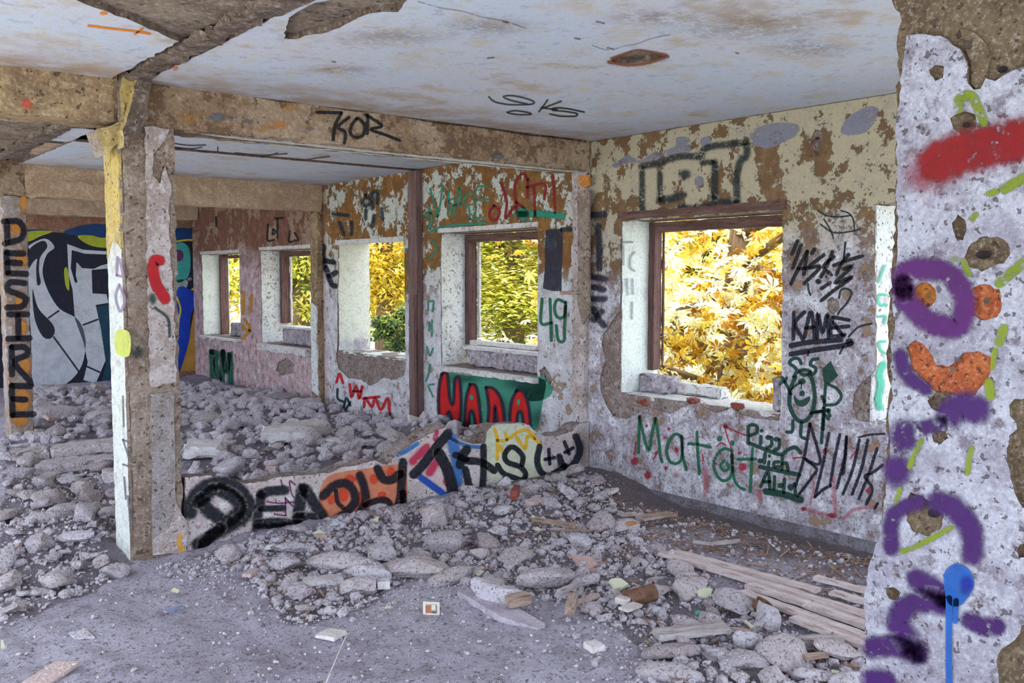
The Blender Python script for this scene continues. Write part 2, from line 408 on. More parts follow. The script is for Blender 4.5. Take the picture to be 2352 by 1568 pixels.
# ------------------------------------------------------------------ floor
def sm(v, a, b):
    t = np.clip((np.asarray(v, float) - a) / (b - a), 0, 1); return t * t * (3 - 2 * t)
def ground(x, y):
    x = np.asarray(x, float); y = np.asarray(y, float); P = np.stack([x, y, 0 * x], -1)
    h = 0.05 * (fbm(P, 1.1, 3, 1) - 0.5) + 0.035 * (fbm(P, 4.5, 3, 2) - 0.5) + 0.034 * (fbm(P, 15, 2, 3) - 0.5)
    r = fbm(P, 2.2, 4, 4)
    h = h + sm(y, 5.32, 5.8) * sm(x, 1.7, 2.0) * (0.05 + 0.1 * r)
    h = h + sm(y, 5.0, 6.2) * sm(x, 1.9, 1.5) * (0.02 + 0.14 * r)
    h = h + sm(y, 4.2, 5.1) * sm(y, 5.34, 5.3) * 0.05 * sm(x, 1.8, 2.4) * (0.5 + r)
    h = h + 0.13 * np.exp(-((x - 4.85) / 0.35) ** 2 - ((y - 6.9) / 0.9) ** 2)
    h = h - 0.07 * sm(x, 4.6, 5.1) * sm(y, 4.9, 4.4)
    return h
def grid_floor():
    xs = np.concatenate([np.arange(-1.0, 0.4, 0.2), np.arange(0.4, 5.3, 0.03)]); ys = np.concatenate([np.arange(-0.8, 1.4, 0.2), np.arange(1.4, 8, 0.03), np.arange(8, 14.0, 0.08)])
    X, Y = np.meshgrid(xs, ys); Z = ground(X, Y); V = np.stack([X, Y, Z], -1).reshape(-1, 3); n = len(xs)
    i, j = np.meshgrid(np.arange(len(ys) - 1), np.arange(n - 1), indexing='ij'); a = (i * n + j).ravel()
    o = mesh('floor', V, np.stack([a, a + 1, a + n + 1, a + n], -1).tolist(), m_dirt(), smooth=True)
    return structure(o)
FLOOR = grid_floor()

# ------------------------------------------------------------------ ceiling: concrete slab with hanging plaster sheets
ZC = 2.665
mb = MB(); mb.box((-1.0, -0.8, 2.695), (5.6, 14.1, 2.95)); CEILING = structure(mb.build('ceiling', BARE))
patch = pp(2, ZC, [(652, 88), (657, 62), (664, 40), (682, 28), (700, 18), (724, 6), (760, 0), (790, -30), (960, -30), (936, 0), (924, 16), (914, 28), (880, 27), (848, 31), (824, 40), (806, 50), (780, 64), (742, 77), (700, 82), (684, 90), (664, 90)])
lens = pp(2, ZC, [(1400, 141), (1414, 130), (1440, 122), (1470, 118), (1500, 121), (1532, 129), (1512, 137), (1480, 142), (1440, 146), (1412, 145)])
edge = [(1.73, -0.78), (1.725, 2.2), (1.66, 2.9), (1.69, 3.3), (1.72, 3.7), (1.725, 4.4), (1.715, 4.9), (1.72, 5.283)]
sheet('plaster', 2, ZC, 2.696, ragged([(5.18, 5.283), (5.18, -0.78)] + edge, 0.05, 0.008, 1), [ragged(patch, 0.04, 0.006, 2), lens], CEIL, CEILING, SCAR)
sheet('plaster', 2, ZC, 2.696, ragged([(-0.98, 5.283), (-0.98, 3.3), (0.55, 3.62), (1.02, 3.88), (1.3, 4.06), (1.46, 4.19), (1.555, 4.26), (1.56, 5.283)], 0.05, 0.01, 3), [], CEIL, CEILING, SCAR)
sheet('plaster', 2, ZC, 2.696, ragged([(2.0, 5.55), (5.18, 5.55), (5.18, 7.74), (2.0, 7.74)], 0.05, 0.006, 4), [], CEIL, CEILING, SCAR)
sheet('plaster', 2, ZC - 0.012, 2.696, ragged([(2.0, 7.8), (5.18, 7.8), (5.18, 9.72), (2.0, 9.72)], 0.05, 0.008, 5), [], CEIL, CEILING, SCAR)
sheet('plaster', 2, ZC, 2.696, [(-0.98, 9.9), (5.18, 9.9), (5.18, 13.85), (-0.98, 13.85)], [], CEIL, CEILING)
for k, q in enumerate(([(115, 323), (136, 306), (155, 294), (190, 295), (215, 298), (232, 332), (160, 326)], [(66, 352), (84, 338), (106, 328), (140, 330), (160, 331), (142, 344), (118, 358), (90, 357)],
                       [(208, 350), (222, 340), (246, 336), (262, 345), (262, 402), (240, 398), (222, 388), (186, 374), (212, 366), (230, 362)])):
    sheet('plaster', 2, ZC, 2.696, ragged(pp(2, ZC, q), 0.05, 0.012, 6 + k), [], CEIL if k != 1 else TAN, CEILING, SCAR)
mb = MB(); mb.rough((1.57, -0.78, 2.645), (1.715, 5.283, 2.7), 0.06, 0.02, 3); structure(mb.build('trim_1', SCAR, smooth=False))
mb = MB(); mb.rough((1.70, 5.6, 2.645), (1.86, 9.72, 2.7), 0.08, 0.02, 4); structure(mb.build('trim_2', SCAR))
mb = MB(); mb.rough((2.0, 7.735, 2.648), (5.1, 7.785, 2.698), 0.05, 0.012, 5); structure(mb.build('trim_3', FRAMEH))

# ------------------------------------------------------------------ beams
def beam(a, b, m, seed, label, res=0.035):
    mb = MB(); mb.rough(a, b, res, 0.012, seed); o = structure(mb.build('beam', m)); o['label'] = label; return o
BEAM1 = beam((1.72, 5.276, 2.428), (5.18, 5.57, 2.70), BEAM, 1, 'brown rendered ceiling beam with black letters, over the broken low wall')
BEAML = beam((-1, 5.283, 2.428), (1.60, 5.57, 2.70), MASON, 2, 'yellowish brown ceiling beam left of the central column')
BEAM2 = beam((2.05, 9.72, 2.352), (5.18, 9.95, 2.70), TAN, 3, 'plain tan ceiling beam in the middle of the hall, right of the column', 0.05)
BEAM3 = beam((-1, 9.72, 2.345), (2.06, 9.95, 2.70), BEAM, 4, 'peeling brown ceiling beam above the lettered pillar', 0.05)
mb = MB(); mb.rough((-1, 13.55, 2.42), (5.17, 13.8, 2.70), 0.1, 0.01, 8); o = structure(mb.build('beam', TAN)); o['label'] = 'farthest ceiling beam, along the top of the mural wall'
for x0, x1, y0, y1, s in ((1.95, 5.15, 5.29, 5.40, 1), (2.3, 4.9, 5.43, 5.50, 2)):
    sheet('plaster', 2, 2.424, 2.436, ragged([(x0, y0 + 0.02), (x1, y0 + 0.02), (x1, y1), (x0 + 0.4, y1 - 0.02)], 0.06, 0.02, s), [], CLEAN, BEAM1, BROWN)
for k, (x0, z0, x1, z1) in enumerate(((2.4, 2.46, 2.62, 2.53), (2.66, 2.50, 2.78, 2.54), (3.62, 2.45, 3.75, 2.485), (3.82, 2.45, 3.92, 2.48), (4.05, 2.46, 4.16, 2.49))):
    pass
for k, q in enumerate(([(60, 448), (110, 430), (140, 412), (190, 416), (262, 420), (262, 458), (160, 454)],)):
    sheet('plaster', 1, 9.712, 9.73, ragged(pp(1, 9.712, q), 0.06, 0.03, 11 + k), [], TAN, BEAM3)

# ------------------------------------------------------------------ window wall
XW = 5.18
WIN = [(1.43, 2.885, 0.72, 2.03), (3.50, 4.95, 0.695, 2.035), (5.93, 7.36, 0.735, 2.02), (8.0, 9.4, 0.75, 2.0), (10.05, 11.45, 0.73, 1.94), (12.13, 13.5, 0.735, 1.925)]
mb = MB(); yp = -0.8
for (a, b, z0, z1) in WIN:
    mb.box((5.195, yp, -0.3), (5.60, a, 2.8)); mb.box((5.195, a, -0.3), (5.60, b, z0)); mb.box((5.195, a, z1), (5.60, b, 2.8)); yp = b
mb.box((5.195, yp, -0.3), (5.60, 14.1, 2.8))
WR = structure(mb.build('wall_right', CORE))
def wp(*q): return pp(0, XW, q)
holes = []
# each opening, with the plaster that has broken away around it
holes.append(ragged([(1.43, 0.72), (2.75, 0.70)] + wp((2035, 975), (2010, 966), (1990, 969), (1966, 962), (1958, 930), (1960, 905), (1975, 882), (1998, 862), (2009, 850)) + [(2.885, 2.03), (1.43, 2.03)], 0.05, 0.006, 21))
holes.append(ragged(wp((1428, 508), (1797, 482), (1796, 936), (1790, 966), (1752, 962), (1700, 952), (1680, 936), (1644, 948), (1602, 926), (1570, 934), (1540, 950), (1500, 938), (1470, 946), (1440, 962), (1408, 955), (1392, 930), (1380, 900), (1378, 868), (1390, 830), (1382, 790), (1386, 765), (1402, 742), (1424, 715)), 0.05, 0.007, 22))
holes.append(ragged([(5.93, 0.735), (5.93, 2.02), (7.36, 2.02), (7.36, 0.735)], 0.06, 0.004, 23))
holes.append(ragged(wp((776, 556), (928, 545), (932, 836), (928, 862), (905, 872), (880, 868), (852, 886), (830, 872), (800, 868), (780, 850), (772, 822), (775, 800)), 0.05, 0.008, 24))
holes.append(ragged([(10.05, 0.73), (10.05, 1.94), (11.45, 1.94), (11.45, 0.73)], 0.08, 0.006, 25))
holes.append(ragged([(12.13, 0.735), (12.13, 1.925), (13.5, 1.925), (13.5, 0.735)], 0.08, 0.006, 26))
holes += [ragged(wp(*q), 0.02, 0.005, 30 + i) for i, q in enumerate((
    [(1862, 318), (1872, 298), (1886, 302), (1890, 322), (1880, 345), (1872, 356), (1862, 338)],
    [(1900, 690), (1912, 682), (1925, 690), (1928, 708), (1914, 722), (1900, 710)],
    [(1980, 625), (1996, 620), (2004, 632), (1998, 648), (1984, 644)],
    [(1238, 850), (1252, 842), (1262, 856), (1270, 872), (1262, 890), (1246, 880)],
    [(640, 830), (660, 822), (676, 836), (672, 856), (650, 862), (634, 850)]))]
sheet('plaster', 0, XW, 5.197, [(-0.79, 0.0), (13.84, 0.0), (13.84, 2.66), (-0.79, 2.66)], holes, WALL, WR, BROWN)
mb = MB(); mb.box((5.17, -0.79, -0.14), (5.2, 5.28, 0.0)); structure(mb.build('baseboard_right', m_mix('grey skirting', [C8(128, 126, 140), C8(108, 102, 112), C8(90, 82, 88)], 6, 0.006)))
mb = MB(); mb.box((5.15, 9.9, -0.12), (5.2, 13.8, 0.03)); structure(mb.build('baseboard_far', bpy.data.materials['grey skirting']))
# pilasters under the two beams
mb = MB(); mb.rough((5.12, 5.30, -0.1), (5.19, 5.46, 2.44), 0.04, 0.012, 6); o = structure(mb.build('column', LILAC)); o['label'] = 'shallow pilaster at the corner where the lettered beam meets the window wall'; PIL1 = o
sheet('plaster', 0, 5.108, 5.13, ragged(pp(0, 5.115, [(1331, 404), (1354, 402), (1354, 424), (1342, 432), (1330, 420)]), 0.03, 0.006, 3), [], m_mix('orange render', [C8(206, 140, 62), C8(186, 120, 56), C8(160, 120, 80)], 6), PIL1)
sheet('plaster', 0, 5.108, 5.13, ragged(pp(0, 5.115, [(1328, 440), (1354, 436), (1354, 720), (1340, 745), (1328, 700)]), 0.05, 0.006, 4), [], BROWN, PIL1)
mb = MB(); mb.rough((5.10, 9.74, -0.1), (5.19, 9.93, 2.36), 0.05, 0.012, 7); o = structure(mb.build('column', MASON)); o['label'] = 'ochre pilaster beside the third window opening, under the plain beam'; PIL2 = o
sheet('plaster', 0, 5.092, 5.11, ragged([(9.75, 0.2), (9.9, 0.25), (9.9, 1.3), (9.76, 1.25)], 0.05, 0.01, 5), [], WHITE, PIL2)
# two broken bricks showing under the big window
RED = m_mix('red brick', [C8(140, 70, 60), C8(110, 50, 46), C8(160, 110, 100)], 12, 0.006)
for q in ((1478, 922), (1588, 919), (1690, 932)):
    p = at(q[0], q[1], 0, 5.19); mb = MB(); mb.rough((5.183, p[1] - 0.05, p[2] - 0.035), (5.25, p[1] + 0.05, p[2] + 0.02), 0.02, 0.01, q[0]); mb.build('brick', RED, WR)

# windows
def member(root, name, a, b, m, seed=0, res=0.05, amp=0.003):
    mb = MB(); mb.rough(a, b, res, amp, seed); return mb.build(name, m, root)
LILACW = m_mix('lilac sill render', [C8(170, 164, 180), C8(140, 130, 140), C8(196, 192, 206)], 8, 0.012, 45, pits=22)
ROOTS = []
for k, (a, b, z0, z1) in enumerate(WIN):
    root = structure(empty('window_%d' % (k + 1), (5.18, (a + b) / 2, z0))); ROOTS.append(root)
    root.matrix_parent_inverse = Matrix()
    off = Vector(root.location)
    def M(name, p, q, m, seed=0, res=0.05, amp=0.003):
        o = member(root, name, p, q, m, seed, res, amp); o.matrix_parent_inverse = Matrix.Translation(-off); return o
    rm = [WHITE, CLEAN, WHITE, CLEAN, WHITE, CLEAN][k]
    M('reveal', (5.183, b - 0.012, z0), (5.6, b + 0.004, z1), rm, k, 0.04, 0.006)
    M('reveal', (5.183, a - 0.004, z0), (5.6, a + 0.012, z1), rm, k + 9, 0.04, 0.006)
    if k == 1:
        M('lintel_board', (5.155, a - 0.01, z1 - 0.002), (5.2, b + 0.03, z1 + 0.058), FRAMEH, 1)
        M('frame_post', (5.47, b - 0.075, 0.86), (5.56, b - 0.012, z1 - 0.01), FRAME, 2)
        M('frame_bead', (5.555, b - 0.095, 0.9), (5.575, b - 0.075, z1 - 0.075), FRAME, 2)
        M('frame_head', (5.47, a + 0.01, z1 - 0.09), (5.56, b - 0.012, z1 - 0.01), FRAMEH, 3)
        M('sill', (5.19, a, z0 - 0.03), (5.6, b, z0 + 0.012), SILLM, 4, 0.03, 0.02)
        M('upstand', (5.36, b - 0.36, z0), (5.48, b - 0.01, z0 + 0.15), LILACW, 5, 0.025, 0.03)
        M('upstand', (5.44, b - 0.75, z0), (5.58, b - 0.3, z0 + 0.10), SILLM, 6, 0.025, 0.03)
        M('broken_edge', (5.2, a, z0), (5.45, a + 0.11, z0 + 0.24), LILACW, 7, 0.025, 0.035)
    elif k == 2:
        M('lintel_board', (5.165, a - 0.01, z1), (5.2, b + 0.03, z1 + 0.045), SILLM, 1)
        M('frame_post', (5.46, b - 0.085, 0.93), (5.56, b - 0.012, z1 - 0.01), FRAME, 2)
        M('frame_post', (5.46, a + 0.012, 0.93), (5.56, a + 0.07, z1 - 0.01), FRAME, 2)
        M('frame_bead', (5.555, b - 0.125, 0.99), (5.58, b - 0.085, z1 - 0.08), SILLM, 2)
        M('frame_head', (5.46, a + 0.012, z1 - 0.085), (5.56, b - 0.012, z1 - 0.01), FRAMEH, 3)
        M('frame_rail', (5.46, a + 0.012, 0.93), (5.57, b - 0.085, 0.975), SILLM, 4)
        M('upstand', (5.37, a + 0.01, z0), (5.56, b - 0.16, 0.90), LILACW, 5, 0.03, 0.012)
        M('upstand_cap', (5.345, a + 0.01, 0.895), (5.58, b - 0.13, 0.93), SILLM, 6)
        M('sill', (5.12, a - 0.02, z0 - 0.05), (5.5, b + 0.05, z0), SILLM, 7, 0.04, 0.008)
    elif k == 3:
        M('lintel_board', (5.16, a - 0.01, z1 - 0.045), (5.2, b + 0.02, z1 + 0.012), SILLM, 1)
        M('sill', (5.185, a, z0 - 0.03), (5.62, b, z0 + 0.005), CLEAN, 4, 0.03, 0.016)
    elif k == 4:
        M('lintel_board', (5.165, a - 0.03, z1), (5.2, b + 0.02, z1 + 0.045), SILLM, 1)
        M('frame_post', (5.44, b - 0.07, 0.98), (5.56, b - 0.012, z1 - 0.01), FRAME, 2)
        M('frame_bead', (5.555, b - 0.10, 1.0), (5.58, b - 0.07, z1 - 0.07), SILLM, 2)
        M('frame_head', (5.44, a, z1 - 0.08), (5.56, b - 0.012, z1 - 0.01), FRAMEH, 3)
        M('upstand', (5.35, a + 0.01, z0), (5.56, b - 0.25, 0.93), LILACW, 5, 0.03, 0.01)
        M('upstand_cap', (5.33, a + 0.01, 0.93), (5.58, b - 0.22, 0.96), SILLM, 6)
        M('sill', (5.08, a - 0.02, z0 - 0.09), (5.4, b - 0.03, z0), SILLM, 7, 0.04, 0.01)
    elif k == 5:
        M('lintel_board', (5.165, a - 0.03, z1), (5.2, b + 0.02, z1 + 0.045), SILLM, 1)
        M('frame_post', (5.44, b - 0.07, z0), (5.56, b - 0.012, z1 - 0.01), FRAME, 2)
        M('frame_head', (5.44, a, z1 - 0.06), (5.56, b - 0.012, z1 - 0.01), FRAMEH, 3)
        M('upstand', (5.42, a + 0.01, z0), (5.56, b - 0.4, z0 + 0.2), LILACW, 5, 0.03, 0.02)
        M('sill', (5.10, a - 0.02, z0 - 0.04), (5.5, b - 0.02, z0), SILLM, 7, 0.04, 0.008)
    else:
        M('sill', (5.19, a, z0 - 0.03), (5.6, b, z0 + 0.006), SILLM, 4, 0.03, 0.016)

# timber post standing against the window wall
root = structure(empty('trim_4', (5.13, 7.73, 0.0))); root['label'] = 'tall dark timber post standing against the wall between the second and third windows'
mb = MB(); mb.rough((5.10, 7.66, 0.05), (5.18, 7.815, 2.645), 0.05, 0.004, 1); o = mb.build('post', POSTW, root); o.matrix_parent_inverse = Matrix.Translation(-root.location)
mb = MB(); mb.rough((5.085, 7.655, 0.05), (5.11, 7.70, 1.42), 0.05, 0.003, 2); o = mb.build('batten', FRAME, root); o.matrix_parent_inverse = Matrix.Translation(-root.location)

# ------------------------------------------------------------------ end wall with the mural
mb = MB(); mb.box((-1.5, 13.85, -0.3), (5.3, 14.1, 2.8)); WB = structure(mb.build('wall_back', m_mix('red brown render', [C8(134, 108, 92), C8(140, 88, 80), C8(158, 130, 104)], 2.0, 0.01)))

# ------------------------------------------------------------------ columns
mb = MB(); mb.rough((1.60, 5.285, -0.1), (1.895, 5.57, 2.70), 0.03, 0.014, 11); COLM = structure(mb.build('column', BROWN)); COLM['label'] = 'central square concrete column with a red sprayed curl at mid height'
sheet('plaster', 1, 5.270, 5.30, ragged([(1.715, 0.98), (1.86, 1.0), (1.862, 1.25), (1.85, 1.55), (1.845, 2.0), (1.86, 2.12), (1.83, 2.22), (1.80, 2.12), (1.76, 2.16), (1.765, 2.28), (1.83, 2.36), (1.86, 2.425), (1.72, 2.425)], 0.035, 0.008, 1), [], LILAC, COLM, BROWN)
sheet('plaster', 1, 5.266, 5.30, ragged([(1.70, 0.02), (1.895, 0.0), (1.90, 0.17), (1.86, 0.26), (1.835, 0.31), (1.82, 0.22), (1.80, 0.16), (1.70, 0.12)], 0.03, 0.006, 5), [], LILAC, COLM, BROWN)
sheet('plaster', 1, 5.268, 5.30, ragged([(1.70, 0.12), (1.835, 0.1), (1.845, 0.95), (1.715, 0.94)], 0.04, 0.004, 2), [], m_mix('grey column render', [C8(150, 144, 148), C8(132, 124, 124), C8(164, 158, 164)], 7, 0.009, 60, pits=40), COLM, BROWN)
sheet('plaster', 0, 1.588, 1.605, ragged([(5.30, 0.0), (5.30, 1.1), (5.305, 2.3), (5.56, 2.4), (5.56, 0.0)], 0.05, 0.006, 3), [], m_mix('pale side plaster', [C8(196, 202, 204), C8(186, 188, 190), C8(170, 164, 160)], 4, 0.006, 50, thr=(0.5, 0.7)), COLM, BROWN)
YEL = m_mix('yellow plaster', [C8(190, 166, 96), C8(170, 150, 104), C8(196, 180, 136)], 6, 0.008, 50, pits=40)  # plaster in mottled yellow tones, for the side face and haunch
sheet('plaster', 0, 1.584, 1.6, ragged([(5.30, 1.75), (5.30, 2.32), (5.56, 2.36), (5.56, 1.7), (5.45, 1.8)], 0.04, 0.01, 6), [], YEL, COLM)
# broken curved haunch of the old partition, hanging on at the head of the column
hb = pp(1, 5.20, [(314, 148), (347, 152), (338, 210), (330, 262), (318, 300), (296, 322), (280, 340), (276, 300), (290, 262), (302, 215)])
sheet('haunch', 1, 5.16, 5.30, ragged(hb, 0.03, 0.006, 8), [], SCAR, COLM, YEL)
hc = pp(1, 5.3, [(215, 300), (278, 280), (282, 300), (268, 330), (244, 355), (238, 357), (228, 330)])
sheet('haunch', 1, 5.27, 5.45, ragged(hc, 0.03, 0.004, 9), [], YEL, COLM, BROWN)
hd = pp(1, 5.25, [(276, 182), (314, 150), (300, 215), (284, 268), (277, 280), (274, 230)])
sheet('haunch', 1, 5.23, 5.30, ragged(hd, 0.03, 0.004, 10), [], YEL, COLM, BROWN)

mb = MB(); mb.rough((1.84, 9.72, -0.1), (2.065, 9.95, 2.36), 0.05, 0.015, 12); COLF = structure(mb.build('column', m_mix('lettered pillar render', [C8(156, 146, 146), C8(146, 120, 100), C8(178, 172, 178)], 5, 0.008, 50))); COLF['label'] = 'far left pillar with dark stacked capital letters down its face'

# near column on the right: plaster skin with craters over a rough core
XP = 1.72
NEARP = m_mix('near column plaster', [C8(158, 160, 180), C8(136, 134, 154), C8(108, 102, 118)], 8, 0.007, 120, pits=70, thr=(0.42, 0.58))
NEARC = m_mix('near column core', [C8(112, 96, 80), C8(92, 76, 62), C8(132, 118, 100)], 14, 0.012, 130, pits=60)
sil = pp(0, XP, [(2037, -60), (2040, 0), (2062, 45), (2050, 100), (2056, 160), (2050, 215), (2046, 300), (2052, 400), (2047, 500), (2040, 600), (2034, 700), (2030, 800), (2034, 900), (2026, 960), (2030, 1050), (2016, 1150), (2012, 1235), (1990, 1285), (1984, 1340), (1982, 1420), (1987, 1568), (1990, 1640)])
COLN = structure(sheet('column', 0, 1.735, 2.05, ragged(sil + [(0.60, 0.0), (0.60, 2.7), (0.93, 2.7)], 0.012, 0.004, 1), [], NEARC, None)); COLN['label'] = 'near right column with purple rings, a red bar and a blue paint drip'
def P2(*q): return pp(0, XP, q)
craters = [[(2215, 590), (2232, 558), (2250, 545), (2290, 543), (2316, 560), (2320, 585), (2305, 605), (2280, 612), (2255, 624), (2225, 612)],
           [(2182, 272), (2196, 262), (2215, 256), (2240, 262), (2242, 290), (2228, 304), (2210, 310), (2190, 296)],
           [(2080, 1158), (2092, 1130), (2118, 1138), (2148, 1158), (2168, 1185), (2160, 1215), (2132, 1231), (2100, 1222), (2082, 1196)],
           [(2082, 800), (2100, 784), (2122, 790), (2140, 812), (2150, 838), (2178, 842), (2200, 828), (2212, 810), (2246, 806), (2276, 820), (2280, 842), (2262, 880), (2240, 908), (2210, 912), (2180, 905), (2150, 900), (2120, 872), (2096, 850)],
           [(2218, 690), (2232, 662), (2262, 652), (2296, 664), (2302, 700), (2290, 728), (2262, 736), (2228, 724)],
           [(2094, 676), (2108, 654), (2128, 648), (2148, 664), (2150, 688), (2136, 704), (2112, 706)],
           [(2190, 530), (2186, 512), (2200, 492), (2216, 504), (2220, 528), (2212, 552), (2196, 548)],
           [(2134, 160), (2148, 150), (2168, 152), (2166, 178), (2148, 186)],
           [(2140, 1000), (2152, 988), (2172, 990), (2178, 1006), (2160, 1020), (2144, 1014)],
           [(2034, 1354), (2052, 1348), (2068, 1362), (2062, 1378), (2042, 1374)],
           [(2130, 920), (2150, 900), (2185, 906), (2190, 930), (2160, 946), (2138, 936)]]
cr = [ragged(P2(*q), 0.008, 0.0022, 40 + i) for i, q in enumerate(craters)]
skin = P2((2066, 216), (2072, 150), (2082, 82), (2110, 78), (2160, 82), (2176, 90), (2205, 112), (2218, 140), (2222, 190), (2236, 206), (2252, 204), (2264, 180), (2286, 186), (2310, 170), (2352, 152), (2400, 140)) + [(0.605, 1.5)] + \
    P2((2400, 905), (2330, 916), (2318, 930), (2320, 955), (2334, 970), (2336, 985), (2318, 1000), (2312, 1030), (2320, 1080), (2330, 1130), (2348, 1165), (2400, 1190)) + P2((2400, 1240), (2342, 1250), (2336, 1262), (2340, 1280), (2400, 1290)) + P2((2400, 1420), (2346, 1436), (2330, 1470), (2300, 1490), (2288, 1520), (2294, 1568), (2300, 1640)) + \
    P2((1992, 1640), (1990, 1568), (1985, 1400), (1990, 1330), (1998, 1290), (2018, 1240), (2030, 1150), (2044, 1050), (2040, 960), (2050, 900), (2046, 800), (2056, 740), (2050, 690), (2060, 600), (2064, 500), (2056, 450), (2062, 380), (2056, 300))
sheet('plaster', 0, XP, 1.736, ragged(skin, 0.012, 0.003, 2), cr, NEARP, COLN, NEARC)
ORG = m_mix('orange sprayed rubble', [C8(186, 106, 64), C8(168, 86, 50), C8(126, 58, 40)], 22, 0.012, 130, pits=70)
ORB = m_mix('orange sprayed plaster', [C8(182, 112, 46), C8(166, 98, 40), C8(140, 78, 44)], 22, 0.012, 130, pits=70)
def bowl(poly, depth, m, name, label=None, core=None, sh=(0, 0)):
    c = np.mean(poly, 0) + np.array(sh); V = []; F = []; n = len(poly); prof = [(1.02, 0.000), (0.86, 0.35), (0.6, 0.62), (0.32, 0.8), (0.14, 1.0)]
    for i, (s, d) in enumerate(prof):
        for p in poly:
            q = c + (np.array(p) - c) * s; w = fbm(np.array([q[0] * 60, q[1] * 60, i * 3.0]), 1, 3, 5) - 0.5
            V.append((XP + 0.004 + depth * (d + w * 0.5 * (0.3 + d)), q[0], q[1]))
    V.append((XP + 0.004 + depth * 1.1, c[0], c[1])); k = len(prof)
    for i in range(k - 1):
        for j in range(n): F.append((i * n + j, i * n + (j + 1) % n, (i + 1) * n + (j + 1) % n, (i + 1) * n + j))
    for j in range(n): F.append(((k - 1) * n + j, (k - 1) * n + (j + 1) % n, len(V) - 1))
    o = mesh(name, V, F, m, COLN)
    if label: o['label'] = label
for i, p in enumerate(cr):
    m = {3: ORG, 4: ORG, 5: ORB}.get(i, NEARC); bowl(p, 0.011 if i not in (0, 2) else 0.0135, m, 'crater', {3: 'wide curved crater sprayed orange', 4: 'round crater sprayed rust orange', 5: 'round orange spot'}.get(i))
for q in ((2256, 585, 16, 9), (2140, 1180, 12, 9), (2216, 286, 8, 6), (2300, 158, 10, 7)):
    p = at(q[0], q[1], 0, XP); V = [(1.731, p[1], p[2])]; k = 12
    V += [(1.7255, p[1] + math.cos(2 * math.pi * j / k) * q[2] * 0.0009, p[2] + math.sin(2 * math.pi * j / k) * q[3] * 0.0009) for j in range(k)]
    mesh('anchor_hole', V, [(0, 1 + j, 1 + (j + 1) % k) for j in range(k)], m_flat('dark hole', C8(34, 26, 30)) if 'dark hole' not in bpy.data.materials else bpy.data.materials['dark hole'], COLN)
sheet('plaster', 0, 1.728, 1.737, ragged(P2((2200, 66), (2232, 72), (2262, 100), (2268, 140), (2262, 200), (2240, 208), (2226, 190), (2226, 140), (2212, 104)), 0.012, 0.002, 4), [], NEARC, COLN)

# ------------------------------------------------------------------ broken low wall
top = [(425, 1095), (500, 1092), (520, 1098), (560, 1110), (600, 1106), (640, 1095), (700, 1091), (760, 1085), (780, 1075), (820, 1068), (850, 1059), (865, 1058), (880, 1066), (891, 1065), (912, 1042), (954, 1014), (1007, 987), (1024, 982), (1037, 995), (1058, 1010), (1082, 1018), (1114, 1018), (1118, 991), (1131, 976), (1144, 972), (1177, 974), (1195, 970), (1216, 976), (1224, 987), (1250, 1002), (1284, 1000), (1316, 989), (1326, 974), (1352, 968)]
tp = [t for t in pp(1, 5.283, top)]
mb = MB(); xs = np.linspace(1.9, 5.17, 110); zt = np.interp(xs, [t[0] for t in tp], [t[1] for t in tp]); V = []; F = []; ny = 6
for i, x in enumerate(xs):
    bump = 0.05 * (vnoise(np.array([x * 5, 2.2, 1.0])) - 0.35) + 0.05 * math.exp(-((x - 3.55) / 0.3) ** 2)
    ring = [(x, 5.30, -0.15)] + [(x, 5.30 + 0.15 * j / ny, zt[i] - 0.012 + (bump + 0.03 * (vnoise(np.array([x * 14, j * 1.7, 3.0])) - 0.5)) * math.sin(math.pi * min(1, j / ny * 1.2))) for j in range(ny + 1)] + [(x, 5.45, -0.15)]
    V += ring
n = ny + 3
for i in range(len(xs) - 1):
    for j in range(n - 1): F.append((i * n + j, (i + 1) * n + j, (i + 1) * n + j + 1, i * n + j + 1))
LOW = structure(mesh('wall_middle', V, F, CORE)); LOW['label'] = 'broken knee high remnant of a partition wall with dark painted lettering'
sheet('plaster', 1, 5.283, 5.302, ragged([(1.90, -0.06)] + tp + [(5.16, -0.06)], 0.02, 0.004, 5), [], m_mix('low wall plaster', [C8(190, 180, 182), C8(170, 158, 162), C8(206, 202, 210)], 3, 0.005, 60, pits=45), LOW, CORE)

# ------------------------------------------------------------------ sprayed lettering and drawings
NAVY = (22, 28, 48); BLK = (26, 26, 36); GRN = (26, 104, 78); DGRN = (18, 66, 58); TEAL = (40, 140, 120); RED1 = (196, 22, 40); DRED = (140, 28, 40)
cA = (1300, 200, 2.6132); cB = (1300, 700, 2.6132); cC = (1780, 520, 3.564); cD = (1400, 920, 3.5636); cE = (1400, 300, 5.88)
cF = (880, 940, 4.704); cG = (400, 1080, 4.523); cH = (900, 380, 2.45); cI = (400, 380, 2.528); cJ = (0, 400, 2.412); cK = (400, 180, 2.352); cL = (600, 0, 1.611)
c7 = (1960, 0, 2.0); c8 = (1960, 784, 2.0)
def wall(c, **k): return Paint(0, XW, -1, c, **k)
def low(c, **k): return Paint(1, 5.283, -1, c, **k)
def near(c, **k): return Paint(0, XP, -1, c, **k)
def mural(c, n, **k): return Paint(1, 13.85, -1, c, off=0.004 + 0.003 * n, **k)

